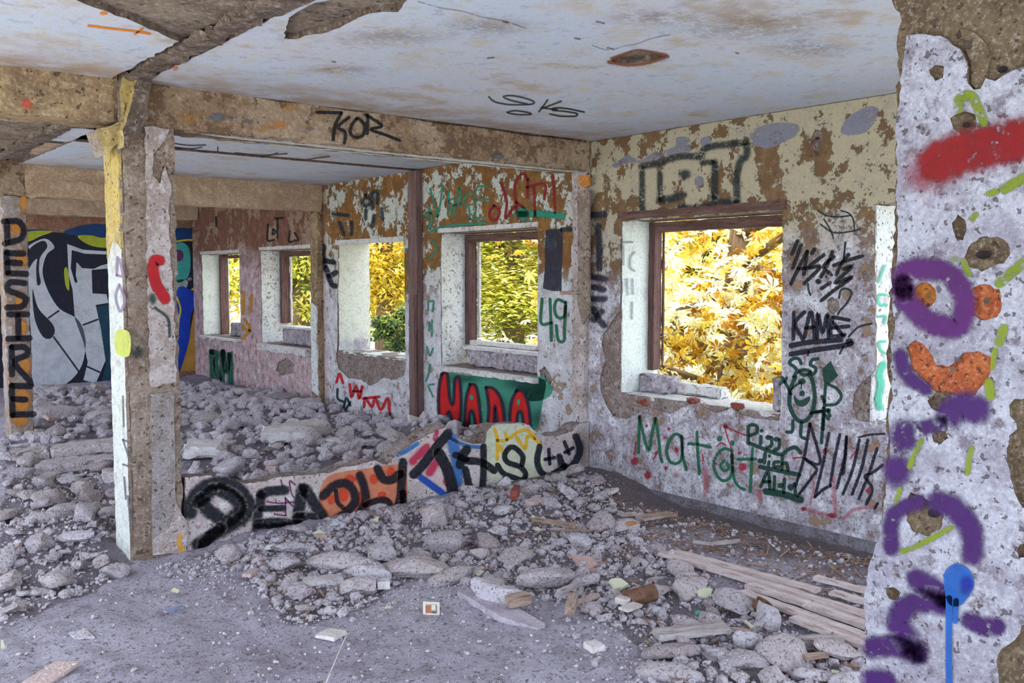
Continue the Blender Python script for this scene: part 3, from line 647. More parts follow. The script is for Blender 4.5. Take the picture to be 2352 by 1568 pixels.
# beam and ceilings
Paint(1, 5.276, -1, BLK, soft=0.35, crop=cK).lines(17, [(772, 183), (905, 186)], [(903, 188), (870, 255), (860, 332)], [(945, 210), (885, 262), (925, 292), (920, 350)],
    [(985, 218), (955, 262), (956, 303), (990, 320), (1024, 300), (1028, 252), (1000, 218), (985, 218)], [(1047, 198), (1044, 298)]).line([(1032, 196), (1072, 218), (1122, 258), (1062, 276), (1140, 304), (1218, 336)], 16).done('graffiti_lettering', 'black sprayed letters KOR on the beam', BEAM1)
bl = Paint(1, 5.276, -1, (104, 106, 118), soft=0.8, speck=0.5, crop=cK)
for x, y, r, q in ((230, 210, 70, 36), (325, 210, 26, 14), (400, 232, 40, 20), (735, 272, 24, 14), (1290, 335, 34, 18), (1370, 345, 26, 16), (1480, 338, 36, 15), (1750, 420, 50, 20)): bl.dot(x, y, r, q)
bl.done('paint_patch', 'blue grey filler spots', BEAM1)
og = Paint(1, 5.276, -1, (188, 128, 58), off=0.0015, soft=1.0, speck=0.55, op=0.7, crop=cK)
for x, y, r, q in ((60, 220, 90, 40), (560, 250, 110, 40), (620, 160, 60, 24), (480, 270, 90, 26)): og.dot(x, y, r, q)
og.done('stain', None, BEAM1)
Paint(2, ZC, -1, BLK, soft=0.4, crop=cL).lines(6, [(842, 358), (862, 376), (905, 386), (950, 388), (1000, 386), (1008, 376), (970, 362), (925, 354), (896, 358), (925, 372), (985, 385)], [(910, 416), (935, 410), (975, 414), (1000, 422), (960, 425), (920, 420), (910, 416)],
    [(1060, 370), (1028, 414)], [(1038, 402), (1110, 375)], [(1036, 398), (1060, 402), (1095, 406)], [(1195, 415), (1130, 402), (1085, 400), (1078, 408), (1120, 412), (1166, 420), (1162, 430), (1110, 430), (1068, 422)]).done('graffiti_lettering', 'thin black tag on the ceiling', CEILING)
Paint(2, ZC, -1, BLK, soft=0.7, op=0.8, crop=cK).lines(9, [(2, 352), (80, 362), (170, 360)], [(2, 372), (90, 380), (150, 372)], [(8, 390), (70, 392)], [(236, 370), (236, 402)], [(330, 402), (470, 416), (610, 406)], [(470, 432), (520, 414), (560, 402)], [(430, 436), (520, 438)], [(705, 442), (770, 430), (840, 422)]).done('graffiti_lettering', 'smeared black letters on the second ceiling', CEILING)
Paint(2, ZC, -1, (236, 140, 24), soft=0.5, crop=(0, 0, 3)).line([(610, 178), (700, 190), (800, 202), (930, 216), (1030, 234)], 17).line([(930, 235), (985, 195)], 16).dot(715, 92, 34, 16).done('graffiti_arrow', 'orange sprayed arrow on the ceiling', CEILING)
Paint(2, ZC, -1, (226, 120, 90), soft=0.9, op=0.8, crop=(0, 0, 3)).dot(1208, 468, 30, 26).done('paint_spot', 'small orange red dot', CEILING)
Paint(1, 5.283, -1, (206, 84, 66), soft=0.9, speck=0.4, op=0.85, crop=(0, 0, 3)).dot(185, 715, 58, 50).done('paint_spot', 'red dot', BEAML)
Paint(2, ZC, -1, (140, 74, 34), soft=0.9, op=0.85).lines(11, [(1398, 143), (1440, 149), (1485, 145), (1534, 130)]).lines(8, [(1404, 135), (1440, 122), (1470, 116), (1530, 126)]).done('rust_stain', None, CEILING)
st = Paint(2, ZC, -1, (150, 124, 96), soft=1.0, speck=0.5, op=0.35)
for x, y, r, q in ((900, 85, 180, 30), (1120, 60, 150, 34), (1720, 60, 260, 46), (1500, 40, 160, 30), (780, 160, 120, 16), (1850, 110, 160, 34)): st.dot(x, y, r, q)
st.done('damp_stain', None, CEILING)
ck = Paint(2, ZC, -1, (60, 54, 62), off=0.0025, soft=0.8, speck=0.4, op=0.6)
ck.lines(2.0, [(960, 4), (1010, 18), (1060, 26), (1110, 40), (1160, 49), (1210, 66)], [(1408, 115), (1440, 104), (1460, 102), (1500, 88), (1540, 80)], [(1400, 116), (1380, 112), (1360, 104)]).lines(5, [(1370, 50), (1388, 54)], [(1320, 88), (1332, 90)], [(1395, 110), (1408, 113)], [(1120, 134), (1135, 132)], [(1155, 50), (1166, 52)], [(1690, 122), (1697, 123)], [(762, 142), (770, 143)])
ck.done('crack', None, CEILING)

jc = Paint(1, 5.276, -1, (52, 40, 40), off=0.0025, soft=0.6, speck=0.35, op=0.85)
jc.line([(352, 192), (420, 199), (500, 209), (560, 216), (640, 231), (720, 238), (800, 252), (900, 262), (1000, 281), (1100, 291), (1200, 307), (1300, 318), (1345, 325)], 5).done('crack', None, BEAM1)
# lilac filler patches and the large faded letters above the big window
lp = wall((132, 132, 156), soft=0.12, speck=0.34, op=0.85, crop=cE)
lp.fill([(30, 480), (60, 440), (200, 350), (260, 330), (330, 370), (430, 400), (560, 310), (700, 280), (880, 210), (900, 100), (980, 80), (1080, 110), (1090, 280), (960, 310), (820, 350), (640, 400), (480, 430), (320, 430), (230, 440), (100, 500)])
lp.fill([(1900, 20), (2050, -60), (2150, -90), (2352, -110), (2560, -70), (2520, 60), (2352, 150), (2160, 240), (2040, 220), (1940, 180)]).dot(1210, 680, 64, 72).dot(1300, 150, 80, 70)
lp.fill([(3120, 20), (3200, -160), (3420, -300), (3560, -330), (3640, -260), (3560, -90), (3440, 30), (3240, 60)])
lp.done('filler_patch', 'lilac grey filler patches near the ceiling', WR)
wall((40, 52, 58), soft=0.75, speck=0.28, op=0.85, crop=cE).line([(445, 1140), (440, 820), (440, 500)], 95).line([(430, 480), (650, 440), (850, 370), (1010, 345), (1190, 350)], 110).line([(680, 590), (680, 930)], 95).line([(680, 940), (860, 910), (1000, 870)], 120).line([(1240, 370), (1270, 260), (1400, 210), (1640, 180), (1830, 170)], 110).line([(1850, 130), (1850, 330), (1760, 430), (1720, 650), (1720, 960)], 115).line([(1720, 970), (1500, 960), (1380, 900)], 110).line([(1420, 420), (1420, 900)], 110).line([(1400, 420), (1250, 440)], 90).dot(1020, 590, 110, 95).line([(940, 1020), (1160, 1040), (1420, 980)], 90).done('graffiti_lettering', 'large faded dark block letters above the big window', WR)
# bay one, right of the window
wall(BLK, soft=0.35, speck=0.1, crop=cC).lines(30, [(185, 118), (140, 222)], [(214, 152), (146, 340)], [(262, 205), (190, 345), (130, 470)], [(265, 205), (250, 300), (235, 392)], [(190, 345), (270, 340)], [(322, 185), (300, 222)], [(400, 232), (275, 335), (370, 330), (240, 465)], [(470, 205), (430, 310), (376, 412)], [(482, 248), (398, 328), (460, 395)], [(715, 242), (590, 278), (482, 318)], [(602, 230), (540, 310), (502, 395)], [(560, 348), (628, 330), (490, 465), (632, 412), (500, 510), (380, 605)], [(380, 508), (450, 460)]).line([(576, 130), (560, 290)], 16).dot(355, 450, 28).dot(420, 412, 12).done('graffiti_tag', 'black scribbled tag above the underlined word', WR)
wall((34, 48, 50), soft=0.4, crop=cC).lines(17, [(270, 470), (275, 520), (290, 560)], [(525, 582), (540, 522), (590, 510), (624, 545), (592, 622), (530, 690), (515, 720)], [(600, 905), (650, 850), (700, 815), (790, 795)], [(270, 1055), (275, 1020)], [(530, 1040), (560, 980)]).lines(13, [(350, -130), (420, -90), (520, -80), (620, -90)], [(540, -130), (600, -110), (640, -60), (650, 30)], [(370, -20), (480, 50), (620, 40), (700, 20)], [(400, -60), (450, 20), (480, 100)]).done('graffiti_tag', 'thin dark loops and arcs', WR)
wall(NAVY, soft=0.3, speck=0.05, crop=cC).lines(30, [(155, 702), (150, 920)], [(240, 700), (165, 795), (228, 925)], [(240, 905), (295, 695), (325, 915)], [(255, 832), (320, 822)], [(345, 912), (350, 712), (390, 870), (430, 715), (440, 910)], [(480, 742), (605, 766)], [(470, 830), (605, 816)], [(470, 745), (460, 890), (570, 885)], [(480, 790), (560, 900)]).line([(130, 975), (300, 945), (540, 928)], 40).line([(130, 1045), (330, 1010), (560, 975), (630, 955)], 40).dot(610, 945, 38).done('graffiti_lettering', 'navy word KAME with a double underline', WR)
# green figure
wall(DGRN, soft=0.28, crop=cC).lines(26, [(215, 1122), (195, 1085), (145, 1082), (118, 1118), (160, 1150), (178, 1185), (150, 1232)], [(352, 1082), (305, 1092), (290, 1130), (330, 1155), (330, 1190), (300, 1212)], [(195, 1190), (240, 1216), (292, 1190)], [(200, 1180), (245, 1172), (285, 1185)]).line([(165, 1232), (128, 1330), (118, 1450), (150, 1540), (200, 1592), (262, 1580), (310, 1500), (325, 1380), (305, 1260), (280, 1215)], 32).dot(220, 1268, 36, 30).line([(218, 1270), (215, 1325)], 10).dot(222, 1366, 26, 28).line([(135, 1330), (170, 1300), (205, 1275)], 18).fill([(155, 1380), (200, 1424), (285, 1390), (272, 1446), (222, 1474), (168, 1450)]).lines(24, [(130, 1372), (78, 1270), (38, 1292)], [(78, 1272), (60, 1236)], [(78, 1275), (96, 1238)]).fill([(385, 1165), (455, 1100), (515, 1220), (440, 1292), (400, 1280)], False).lines(24, [(415, 1290), (405, 1420), (400, 1568), (395, 1660)], [(440, 1292), (510, 1330), (542, 1390), (500, 1452), (420, 1462)], [(300, 1522), (440, 1500)], [(385, 1390), (405, 1440)], [(430, 1500), (450, 1550)]).done('graffiti_figure', 'green line drawing of a horned egg shaped figure holding an axe', WR)
wall(DGRN, soft=0.28, crop=cD).lines(26, [(1500, 165), (1495, 250), (1450, 256)], [(1570, 180), (1565, 285), (1600, 310)], [(1752, 60), (1745, 180), (1735, 345)], [(1650, 100), (1800, 80)], [(1750, 100), (1792, 150)]).done('graffiti_figure', 'legs and axe handle of the green figure', WR)
# bay one, lettering below the window
pk = wall((196, 110, 130), soft=0.8, op=0.55, crop=cD)
pk.line([(780, 560), (790, 700), (780, 770)], 50).line([(1225, 740), (1230, 815)], 50).line([(1640, 590), (1672, 700), (1640, 850)], 24).line([(1835, 630), (1840, 800), (1850, 930)], 40).line([(1580, 880), (1700, 915), (1840, 945)], 36).line([(1910, 970), (2000, 895), (2160, 865)], 36).line([(600, 320), (680, 290)], 12).dot(545, 610, 40, 36)
pk.done('graffiti_scribble', 'faint pink drips', WR)
wall((170, 30, 66), soft=0.6, speck=0.25, op=0.9, crop=cD).lines(13, [(215, 340), (205, 440)], [(940, 205), (960, 280), (1000, 400)], [(940, 205), (1030, 250), (1120, 285)], [(880, 370), (915, 345), (950, 365)], [(370, 430), (395, 415), (360, 480)], [(760, 440), (765, 490)], [(1985, 385), (2020, 400), (1975, 470)], [(1500, 470), (1600, 460)]).dot(205, 495, 40, 46).dot(312, 610, 36, 44).dot(460, 550, 22).dot(485, 230, 18).dot(450, 305, 16).dot(305, 205, 16).dot(545, 405, 22, 40).dot(1090, 545, 44, 40).dot(950, 210, 26).dot(1065, 425, 18).dot(870, 515, 16).dot(1820, 940, 50, 28).dot(1590, 885, 30, 22).dot(1765, 410, 30, 40).dot(2120, 730, 30, 40).done('graffiti_scribble', 'crimson scribbles and dots', WR)
wall(GRN, soft=0.5, speck=0.05, op=0.92, crop=cD).lines(26, [(235, 425), (240, 280), (245, 130)], [(245, 130), (280, 290), (320, 405), (345, 280), (375, 145)], [(375, 145), (400, 300), (415, 450), (430, 500)], [(600, 310), (545, 272), (492, 320), (466, 410), (490, 490), (540, 515), (586, 480), (595, 380), (590, 290)], [(590, 290), (600, 450), (628, 565)], [(715, 255), (722, 430), (735, 600)], [(650, 350), (740, 362), (825, 380)], [(1000, 410), (940, 392), (880, 440), (852, 520), (878, 610), (930, 655), (985, 630), (1005, 560), (1000, 440)], [(1000, 420), (1015, 620), (1055, 700), (1105, 726)], [(940, 490), (908, 530), (938, 572), (976, 550), (960, 510)], [(1170, 390), (1160, 560), (1152, 745)], [(1050, 480), (1200, 476)]).dot(900, 310, 26, 30).dot(1005, 345, 26, 30).done('graffiti_lettering', 'large green handwriting reading Mat\u00e4t', WR)
wall(DGRN, soft=0.3, crop=cD).lines(27, [(1135, 350), (1140, 210), (1200, 206), (1206, 258), (1150, 284)], [(1240, 292), (1235, 355)], [(1326, 300), (1325, 365), (1288, 385)], [(1392, 320), (1385, 385), (1348, 405)], [(1275, 425), (1268, 510)], [(1305, 500), (1300, 530)], [(1385, 500), (1348, 505), (1348, 540), (1388, 540)], [(1415, 455), (1408, 562)], [(1415, 515), (1448, 512), (1462, 570)], [(1238, 700), (1296, 580), (1312, 720)], [(1262, 662), (1312, 662)], [(1352, 622), (1346, 722)], [(1432, 640), (1426, 750)], [(1512, 680), (1522, 762)]).line([(1150, 350), (1280, 400), (1400, 440), (1460, 400), (1520, 382), (1565, 425)], 30).line([(1230, 540), (1400, 575), (1552, 606)], 34).line([(1280, 742), (1420, 765), (1565, 812)], 52).dot(1245, 246, 18).dot(1300, 300, 30, 24).dot(1366, 316, 30, 24).dot(1310, 452, 15).dot(1236, 492, 32, 24).dot(1402, 694, 30, 28).dot(1482, 708, 32, 32).done('graffiti_lettering', 'dark green marker words Pigg dich Alda', WR)
wall(NAVY, soft=0.45, op=0.92, crop=cD).lines(26, [(1522, 700), (1590, 470), (1640, 190)], [(1640, 190), (1690, 350), (1725, 490), (1690, 520), (1590, 470)], [(1590, 470), (1692, 555), (1660, 620), (1540, 780)], [(1795, 265), (1750, 500), (1680, 790)], [(1680, 785), (1750, 725), (1810, 695)], [(1885, 275), (1840, 480), (1805, 700)], [(1860, 715), (1920, 480), (1940, 295)], [(1940, 295), (1930, 450), (1910, 600)], [(2045, 320), (1990, 560), (1910, 765)], [(2115, 320), (2060, 560), (1985, 765)], [(2190, 390), (2120, 600), (2040, 805)], [(2235, 525), (2150, 590), (2090, 620), (2150, 720), (2100, 850)], [(2195, 840), (2170, 880)]).line([(2040, 300), (2130, 278), (2250, 270)], 18).done('graffiti_lettering', 'navy tall spiky letters beside the near column', WR)
wall((40, 44, 66), soft=0.7, op=0.85, crop=cA).lines(46, [(150, 770), (232, 765)], [(195, 830), (200, 950), (200, 1090)], [(170, 1140), (232, 1150)], [(165, 1200), (225, 1215)], [(165, 1270), (232, 1270)], [(165, 1330), (195, 1390), (228, 1430)], [(165, 1395), (215, 1345)]).done('graffiti_lettering', 'blurred dark letters running down beside the corner', WR)
# inside the window reveals
Paint(1, 4.938, -1, (110, 116, 132), soft=0.5, op=0.6, off=0.008, crop=cA).lines(14, [(338, 930), (400, 930)], [(345, 945), (345, 1065)], [(412, 990), (388, 1020), (386, 1080), (412, 1102)], [(366, 1150), (372, 1245)], [(400, 1150), (402, 1240)], [(398, 1290), (396, 1390)]).done('graffiti_lettering', 'faint grey letters in the reveal', ROOTS[1])
Paint(1, 2.873, -1, (60, 176, 150), soft=0.5, off=0.008, crop=cC).lines(22, [(900, 320), (870, 400), (850, 455)], [(918, 560), (860, 560), (845, 600), (870, 645), (915, 640)], [(850, 740), (905, 735), (895, 790)], [(905, 940), (855, 950), (870, 1010), (905, 1040)]).line([(890, 1130), (860, 1200), (870, 1290), (850, 1400), (860, 1480)], 60).done('graffiti_lettering', 'mint green letters in the reveal', ROOTS[0])
for r, ax in ((ROOTS[1], 4.938), (ROOTS[0], 2.873)):
    for ch in r.children:
        if ch.name.startswith('graffiti'): ch.matrix_parent_inverse = Matrix.Translation(-r.location)
# bay two
wall(TEAL, soft=0.5, speck=0.2, crop=cH).lines(11, [(215, 130), (238, 210), (258, 290)], [(284, 112), (275, 200), (258, 290)], [(322, 140), (315, 240)], [(352, 185), (322, 200), (345, 230), (312, 268)], [(340, 290), (365, 200), (380, 118), (386, 230)], [(348, 225), (386, 215)], [(440, 150), (402, 200), (432, 235), (440, 300)], [(540, 118), (475, 132), (470, 290)], [(475, 192), (545, 188)], [(440, 302), (520, 290)]).lines(15, [(215, 372), (300, 342), (525, 324)], [(125, 285), (180, 282), (222, 268)], [(205, 235), (225, 300), (210, 350)]).line([(705, 275), (820, 270), (960, 285)], 40).dot(735, 270, 44, 50).dot(765, 320, 26, 12).done('graffiti_lettering', 'teal word VISAGE above the second window', WR)
wall(DRED, soft=0.4, crop=cH).lines(15, [(575, 226), (550, 262), (556, 300), (590, 302), (606, 256), (575, 226)], [(616, 100), (646, 200), (640, 300), (690, 232), (710, 300)], [(765, 80), (735, 45), (692, 108), (702, 230)], [(765, 80), (762, 180)], [(700, 205), (745, 240)], [(760, 122), (860, 105), (858, 190)], [(800, 122), (806, 290)], [(906, 60), (918, 266)]).done('graffiti_lettering', 'dark red letters LETI above the second window', WR)
wall((44, 46, 66), soft=0.1, speck=0.05, op=0.9, crop=cH).fill([(868, 362), (958, 354), (962, 460), (955, 600), (955, 708), (900, 705), (850, 692), (862, 560), (860, 450)], False).line([(958, 360), (1090, 355)], 22).done('graffiti_block', 'dark slate painted rectangle beside the second window', WR)
wall(GRN, soft=0.35, crop=cH).lines(17, [(845, 750), (840, 885), (900, 885)], [(890, 750), (894, 860), (897, 985)], [(975, 770), (932, 755), (915, 800), (930, 852), (968, 850), (978, 790)], [(978, 770), (972, 900), (968, 985), (936, 980), (925, 900)]).done('graffiti_number', 'green number 49', WR)
wall((58, 142, 122), soft=0.12, speck=0.06, op=0.95, crop=cH).fill([(290, 1155), (420, 1180), (620, 1195), (860, 1185), (868, 1240), (850, 1330), (820, 1480), (560, 1600), (300, 1560), (270, 1460), (265, 1300)], False).dot(800, 1260, 110, 70).done('graffiti_background', 'sea green painted ground behind the red letters', WR)
for q in ([(280, 1172), (310, 1168), (326, 1310), (345, 1340), (355, 1210), (380, 1202), (390, 1340), (378, 1470), (350, 1480), (325, 1390), (312, 1400), (288, 1460), (264, 1390), (264, 1260)], [(440, 1232), (472, 1242), (490, 1330), (502, 1480), (476, 1478), (458, 1390), (440, 1390), (430, 1480), (410, 1462), (418, 1310)], [(530, 1248), (572, 1255), (612, 1310), (630, 1400), (630, 1480), (600, 1480), (580, 1350), (572, 1480), (540, 1490), (545, 1360)], [(700, 1268), (738, 1272), (768, 1350), (778, 1480), (746, 1478), (730, 1390), (708, 1400), (700, 1480), (665, 1480), (670, 1340)]):
    wall((206, 20, 26), off=0.0032, soft=0.1, crop=cH).fill(q).done('graffiti_letter', 'red filled letter of the word HADA', WR)
    wall((40, 30, 56), off=0.0042, soft=0.55, op=0.9, crop=cH).line(q + [q[0]], 20).done('letter_outline', None, WR)
wall((30, 84, 76), off=0.0026, soft=1.0, speck=0.3, op=0.7, crop=cH).dot(400, 1200, 160, 40).dot(720, 1230, 140, 60).dot(380, 1500, 100, 60).dot(620, 1400, 60, 140).dot(820, 1420, 60, 80).done('graffiti_background', None, WR)
wall((58, 142, 122), off=0.005, soft=0.3, crop=cH).dot(448, 1304, 12, 18).dot(712, 1330, 12, 20).done('graffiti_letter', None, WR)
wall(TEAL, soft=0.5, op=0.75, speck=0.1, crop=cH).lines(13, [(85, 590), (115, 640), (90, 690), (112, 740)], [(95, 760), (110, 810), (98, 900)], [(100, 920), (112, 960), (105, 1060)], [(205, 760), (205, 815)], [(212, 765), (235, 765), (228, 820)], [(212, 880), (210, 930)], [(226, 870), (224, 960)], [(198, 1020), (214, 1070), (232, 1030)], [(216, 1120), (208, 1170), (192, 1212)], [(236, 1230), (206, 1240), (232, 1300)], [(85, 470), (105, 520), (80, 560)], [(225, 420), (255, 470), (215, 520)]).done('graffiti_lettering', 'small teal letters running down both sides of the post', WR)
wall((24, 52, 66), soft=0.75, speck=0.25, op=0.85, crop=cI).lines(26, [(1115, 172), (1096, 210), (1116, 236), (1136, 206), (1115, 172)], [(1150, 250), (1150, 165), (1178, 160), (1180, 220)], [(1112, 260), (1112, 310)], [(920, 280), (1010, 290)], [(960, 330), (985, 400)], [(1030, 330), (1030, 400)], [(1205, 250), (1210, 310)], [(1160, 290), (1150, 360)]).done('graffiti_tag', 'blurred dark smears above the third window', WR)
wall(NAVY, soft=0.55, op=0.9, speck=0.1, crop=cI).lines(34, [(862, 470), (868, 600)], [(880, 590), (900, 640), (940, 620)], [(895, 640), (915, 690), (935, 700)], [(850, 550), (925, 560)]).done('graffiti_tag', 'navy blot left of the third window', WR)
wall(RED1, soft=0.5, speck=0.05, crop=cI).lines(17, [(942, 1258), (960, 1208), (980, 1262)], [(1020, 1272), (1030, 1345), (1055, 1280), (1075, 1352), (1092, 1282)], [(1040, 1310), (1085, 1310)], [(1102, 1402), (1110, 1350), (1148, 1400), (1168, 1350), (1200, 1418), (1240, 1350), (1252, 1445)], [(1098, 1352), (1190, 1342)], [(1200, 1440), (1250, 1440)]).done('graffiti_tag', 'red scribbled letters under the third window', WR)
wall((24, 60, 70), soft=0.5, crop=cI).lines(15, [(948, 1298), (950, 1352), (984, 1372)], [(985, 1402), (1000, 1350), (1022, 1392)], [(990, 1425), (1022, 1375)]).done('graffiti_tag', 'dark teal letters beside the red ones', WR)
wall((30, 96, 84), soft=0.5, speck=0.05, crop=cI).lines(34, [(218, 1080), (226, 1240)], [(218, 1082), (254, 1095), (240, 1145), (262, 1245)], [(282, 1080), (278, 1272)], [(282, 1082), (302, 1200), (322, 1085), (328, 1275)]).done('graffiti_lettering', 'green capital letters below the farthest window', WR)
wall((196, 142, 40), soft=0.4, crop=cI).lines(16, [(405, 735), (400, 860)], [(450, 752), (442, 850)], [(405, 890), (440, 950), (400, 1002)], [(395, 940), (440, 960)]).done('graffiti_tag', 'mustard yellow marks between the far windows', WR)
wall((36, 40, 46), soft=0.4, op=0.85, crop=cI).lines(12, [(545, 342), (542, 432), (578, 432)], [(575, 370), (570, 400), (590, 385), (575, 370)], [(600, 312), (600, 422)], [(586, 306), (632, 304)], [(672, 380), (665, 440), (692, 440)], [(700, 390), (720, 430), (700, 435)], [(242, 300), (245, 352)]).done('graffiti_lettering', 'thin black letters above the fourth window from the front', WR)

# mural on the end wall
B = WB
mural((30, 38, 60), 0, soft=0.06, crop=cJ).fill([(-300, 340), (150, 312), (350, 325), (450, 285), (560, 275), (650, 300), (860, 300), (1080, 300), (1110, 420), (1112, 640), (1085, 690), (1050, 900), (1000, 1082), (860, 1120), (640, 1200), (400, 1200), (190, 1195), (-300, 1200)], False).done('mural_ground', 'dark navy painted ground of the mural', B)
mural((36, 70, 130), 1, soft=0.2, crop=cJ).fill([(350, 322), (450, 284), (560, 276), (640, 300), (640, 355), (540, 350), (430, 342)]).fill([(-300, 336), (155, 306), (280, 318), (155, 330), (-300, 360)]).fill([(975, 302), (1060, 302), (1096, 330), (1100, 372), (975, 366)]).fill([(190, 1196), (420, 1204), (640, 1202), (640, 1160), (480, 1180), (300, 1180)]).done('mural_band', 'blue band along the top of the mural', B)
mural((178, 190, 60), 2, soft=0.2, crop=cJ).fill([(430, 342), (500, 338), (560, 352), (645, 352), (645, 402), (540, 404), (470, 380)]).fill([(155, 318), (290, 316), (220, 345), (155, 372)]).fill([(355, 530), (372, 520), (384, 600), (380, 645), (362, 610)]).fill([(490, 1192), (560, 1186), (600, 1198), (520, 1212)]).done('mural_band', 'lime green bands', B)
SIL = (206, 212, 228)
mural(SIL, 2, soft=0.06, crop=cJ).fill([(160, 395), (250, 356), (302, 404), (262, 440), (240, 500), (238, 560), (268, 650), (330, 745), (420, 795), (462, 860), (474, 960), (440, 1085), (340, 1172), (190, 1172), (172, 900), (158, 640), (158, 500), (165, 420)]).fill([(372, 386), (460, 418), (640, 430), (640, 446), (470, 440), (398, 420), (392, 520), (415, 600), (430, 600), (420, 560), (424, 486), (455, 520), (520, 524), (560, 505), (620, 490), (625, 520), (508, 530), (512, 660), (590, 664), (602, 712), (530, 724), (560, 860), (585, 1030), (530, 1160), (462, 1140), (486, 1040), (462, 930), (415, 800), (402, 640), (380, 560)], False).done('mural_letter', 'large silver letters S and F of the mural', B)
mural((30, 34, 52), 3, soft=0.06, crop=cJ).fill([(162, 418), (236, 368), (262, 402), (222, 462), (216, 540), (226, 600), (206, 612), (200, 520), (206, 468), (180, 490), (160, 520)]).fill([(180, 636), (212, 742), (290, 828), (302, 880), (272, 912), (230, 890), (190, 790)]).lines(8, [(268, 796), (326, 756)], [(298, 902), (370, 1000), (436, 1092)], [(462, 834), (542, 804)], [(480, 1064), (552, 1096)]).done('mural_detail', 'dark drops and lines on the silver letters', B)
mural((34, 72, 96), 3, soft=0.1, crop=cJ).fill([(535, 735), (640, 715), (640, 1150), (560, 1165), (590, 1030), (560, 860)], False).done('mural_detail', 'deep teal field beside the letter F', B)
mural((70, 176, 176), 1, soft=0.15, crop=cJ).fill([(975, 392), (1040, 396), (1056, 480), (1040, 570), (975, 590)]).done('mural_detail', 'turquoise field right of the column', B)
mural((158, 178, 180), 1, soft=0.4, crop=cJ).fill([(975, 590), (1040, 590), (1020, 650), (975, 660)]).done('mural_detail', None, B)
mural((104, 50, 110), 2, soft=0.2, crop=cJ).dot(990, 450, 30, 36).done('mural_detail', 'purple disc', B)
mural((24, 66, 196), 2, soft=0.15, crop=cJ).fill([(975, 655), (1060, 645), (1082, 690), (1056, 800), (1048, 920), (1000, 1075), (975, 1080)]).done('mural_detail', 'bright blue tongue right of the column', B)
mural((220, 200, 60), 3, soft=0.3, crop=cJ).lines(9, [(975, 372), (1050, 364), (1092, 380), (1106, 470), (1104, 590), (1064, 640)], [(980, 680), (1000, 750), (985, 822)]).done('mural_detail', 'yellow outline', B)
mural((150, 156, 170), 3, soft=0.5, op=0.7, crop=cJ).dot(1078, 480, 14, 20).dot(1082, 540, 16, 18).dot(1050, 580, 18, 14).done('mural_detail', None, B)
mural((196, 150, 72), 0, soft=0.15, crop=cJ).fill([(1062, 700), (1095, 680), (1095, 1085), (1000, 1092), (1048, 920)], False).done('mural_ground', 'ochre edge of the mural', B)

# far pillar and central column
pl = Paint(1, 9.72, -1, (206, 138, 60), off=0.003, soft=0.5, speck=0.12, op=0.9, crop=cJ)
for x, y, r, q in ((100, 300, 60, 40), (120, 470, 40, 50), (110, 700, 30, 70), (120, 850, 40, 60), (140, 1060, 40, 60), (120, 1250, 60, 90), (110, 1360, 60, 50), (130, 160, 24, 60)): pl.dot(x, y, r, q)
pl.done('paint_patch', 'orange paint remains', COLF)
Paint(1, 9.72, -1, (24, 26, 44), off=0.0045, soft=0.3, crop=cJ).lines(32, [(38, 262), (40, 380)], [(20, 262), (100, 262), (132, 310), (110, 360), (25, 384)], [(36, 432), (42, 545)], [(36, 436), (130, 440)], [(40, 490), (112, 492)], [(42, 548), (146, 552)], [(138, 604), (60, 598), (42, 640), (100, 664), (142, 690), (120, 732), (38, 738)], [(100, 780), (102, 905)], [(50, 776), (152, 776)], [(44, 912), (165, 908)], [(64, 958), (66, 1110)], [(64, 958), (140, 960), (148, 1000), (80, 1042), (168, 1150)], [(64, 1168), (70, 1335)], [(64, 1172), (170, 1174)], [(70, 1245), (142, 1248)], [(70, 1332), (188, 1328)]).done('graffiti_lettering', 'dark stacked capitals DESIRE', COLF)
Paint(1, 5.268, -1, (176, 16, 34), off=0.003, soft=0.2, crop=cJ).line([(884, 478), (856, 480), (848, 530), (866, 610), (890, 650), (915, 690)], 56).done('graffiti_curl', 'glossy red curl', COLM)
Paint(1, 5.268, -1, (30, 62, 64), off=0.003, soft=0.8, op=0.85, crop=cJ).dot(845, 690, 30, 44).line([(860, 740), (930, 800), (940, 900)], 20).dot(765, 990, 40, 46).done('graffiti_smear', 'dark teal smears', COLM)
Paint(0, 1.588, -1, (186, 194, 92), soft=0.5, crop=cJ).fill([(640, 872), (716, 876), (716, 1004), (644, 990)]).done('graffiti_patch', 'pale lime square on the side face', COLM)
Paint(0, 1.588, -1, (140, 116, 160), soft=0.5, op=0.7, crop=cJ).lines(16, [(650, 460), (645, 560)], [(660, 470), (680, 560), (650, 560)], [(660, 610), (640, 680), (665, 760), (690, 700), (665, 620)]).done('graffiti_lettering', 'faint purple letters on the side face', COLM)
Paint(0, 1.588, -1, (80, 84, 92), soft=0.5, op=0.7, crop=(0, 880, 3.015)).lines(14, [(850, 90), (855, 300)], [(850, 390), (905, 560)], [(850, 390), (900, 410)], [(850, 560), (905, 580)], [(860, 650), (870, 800)], [(905, 680), (915, 800)], [(885, 780), (905, 1010)]).done('graffiti_lettering', 'thin grey letters down the side face', COLM)

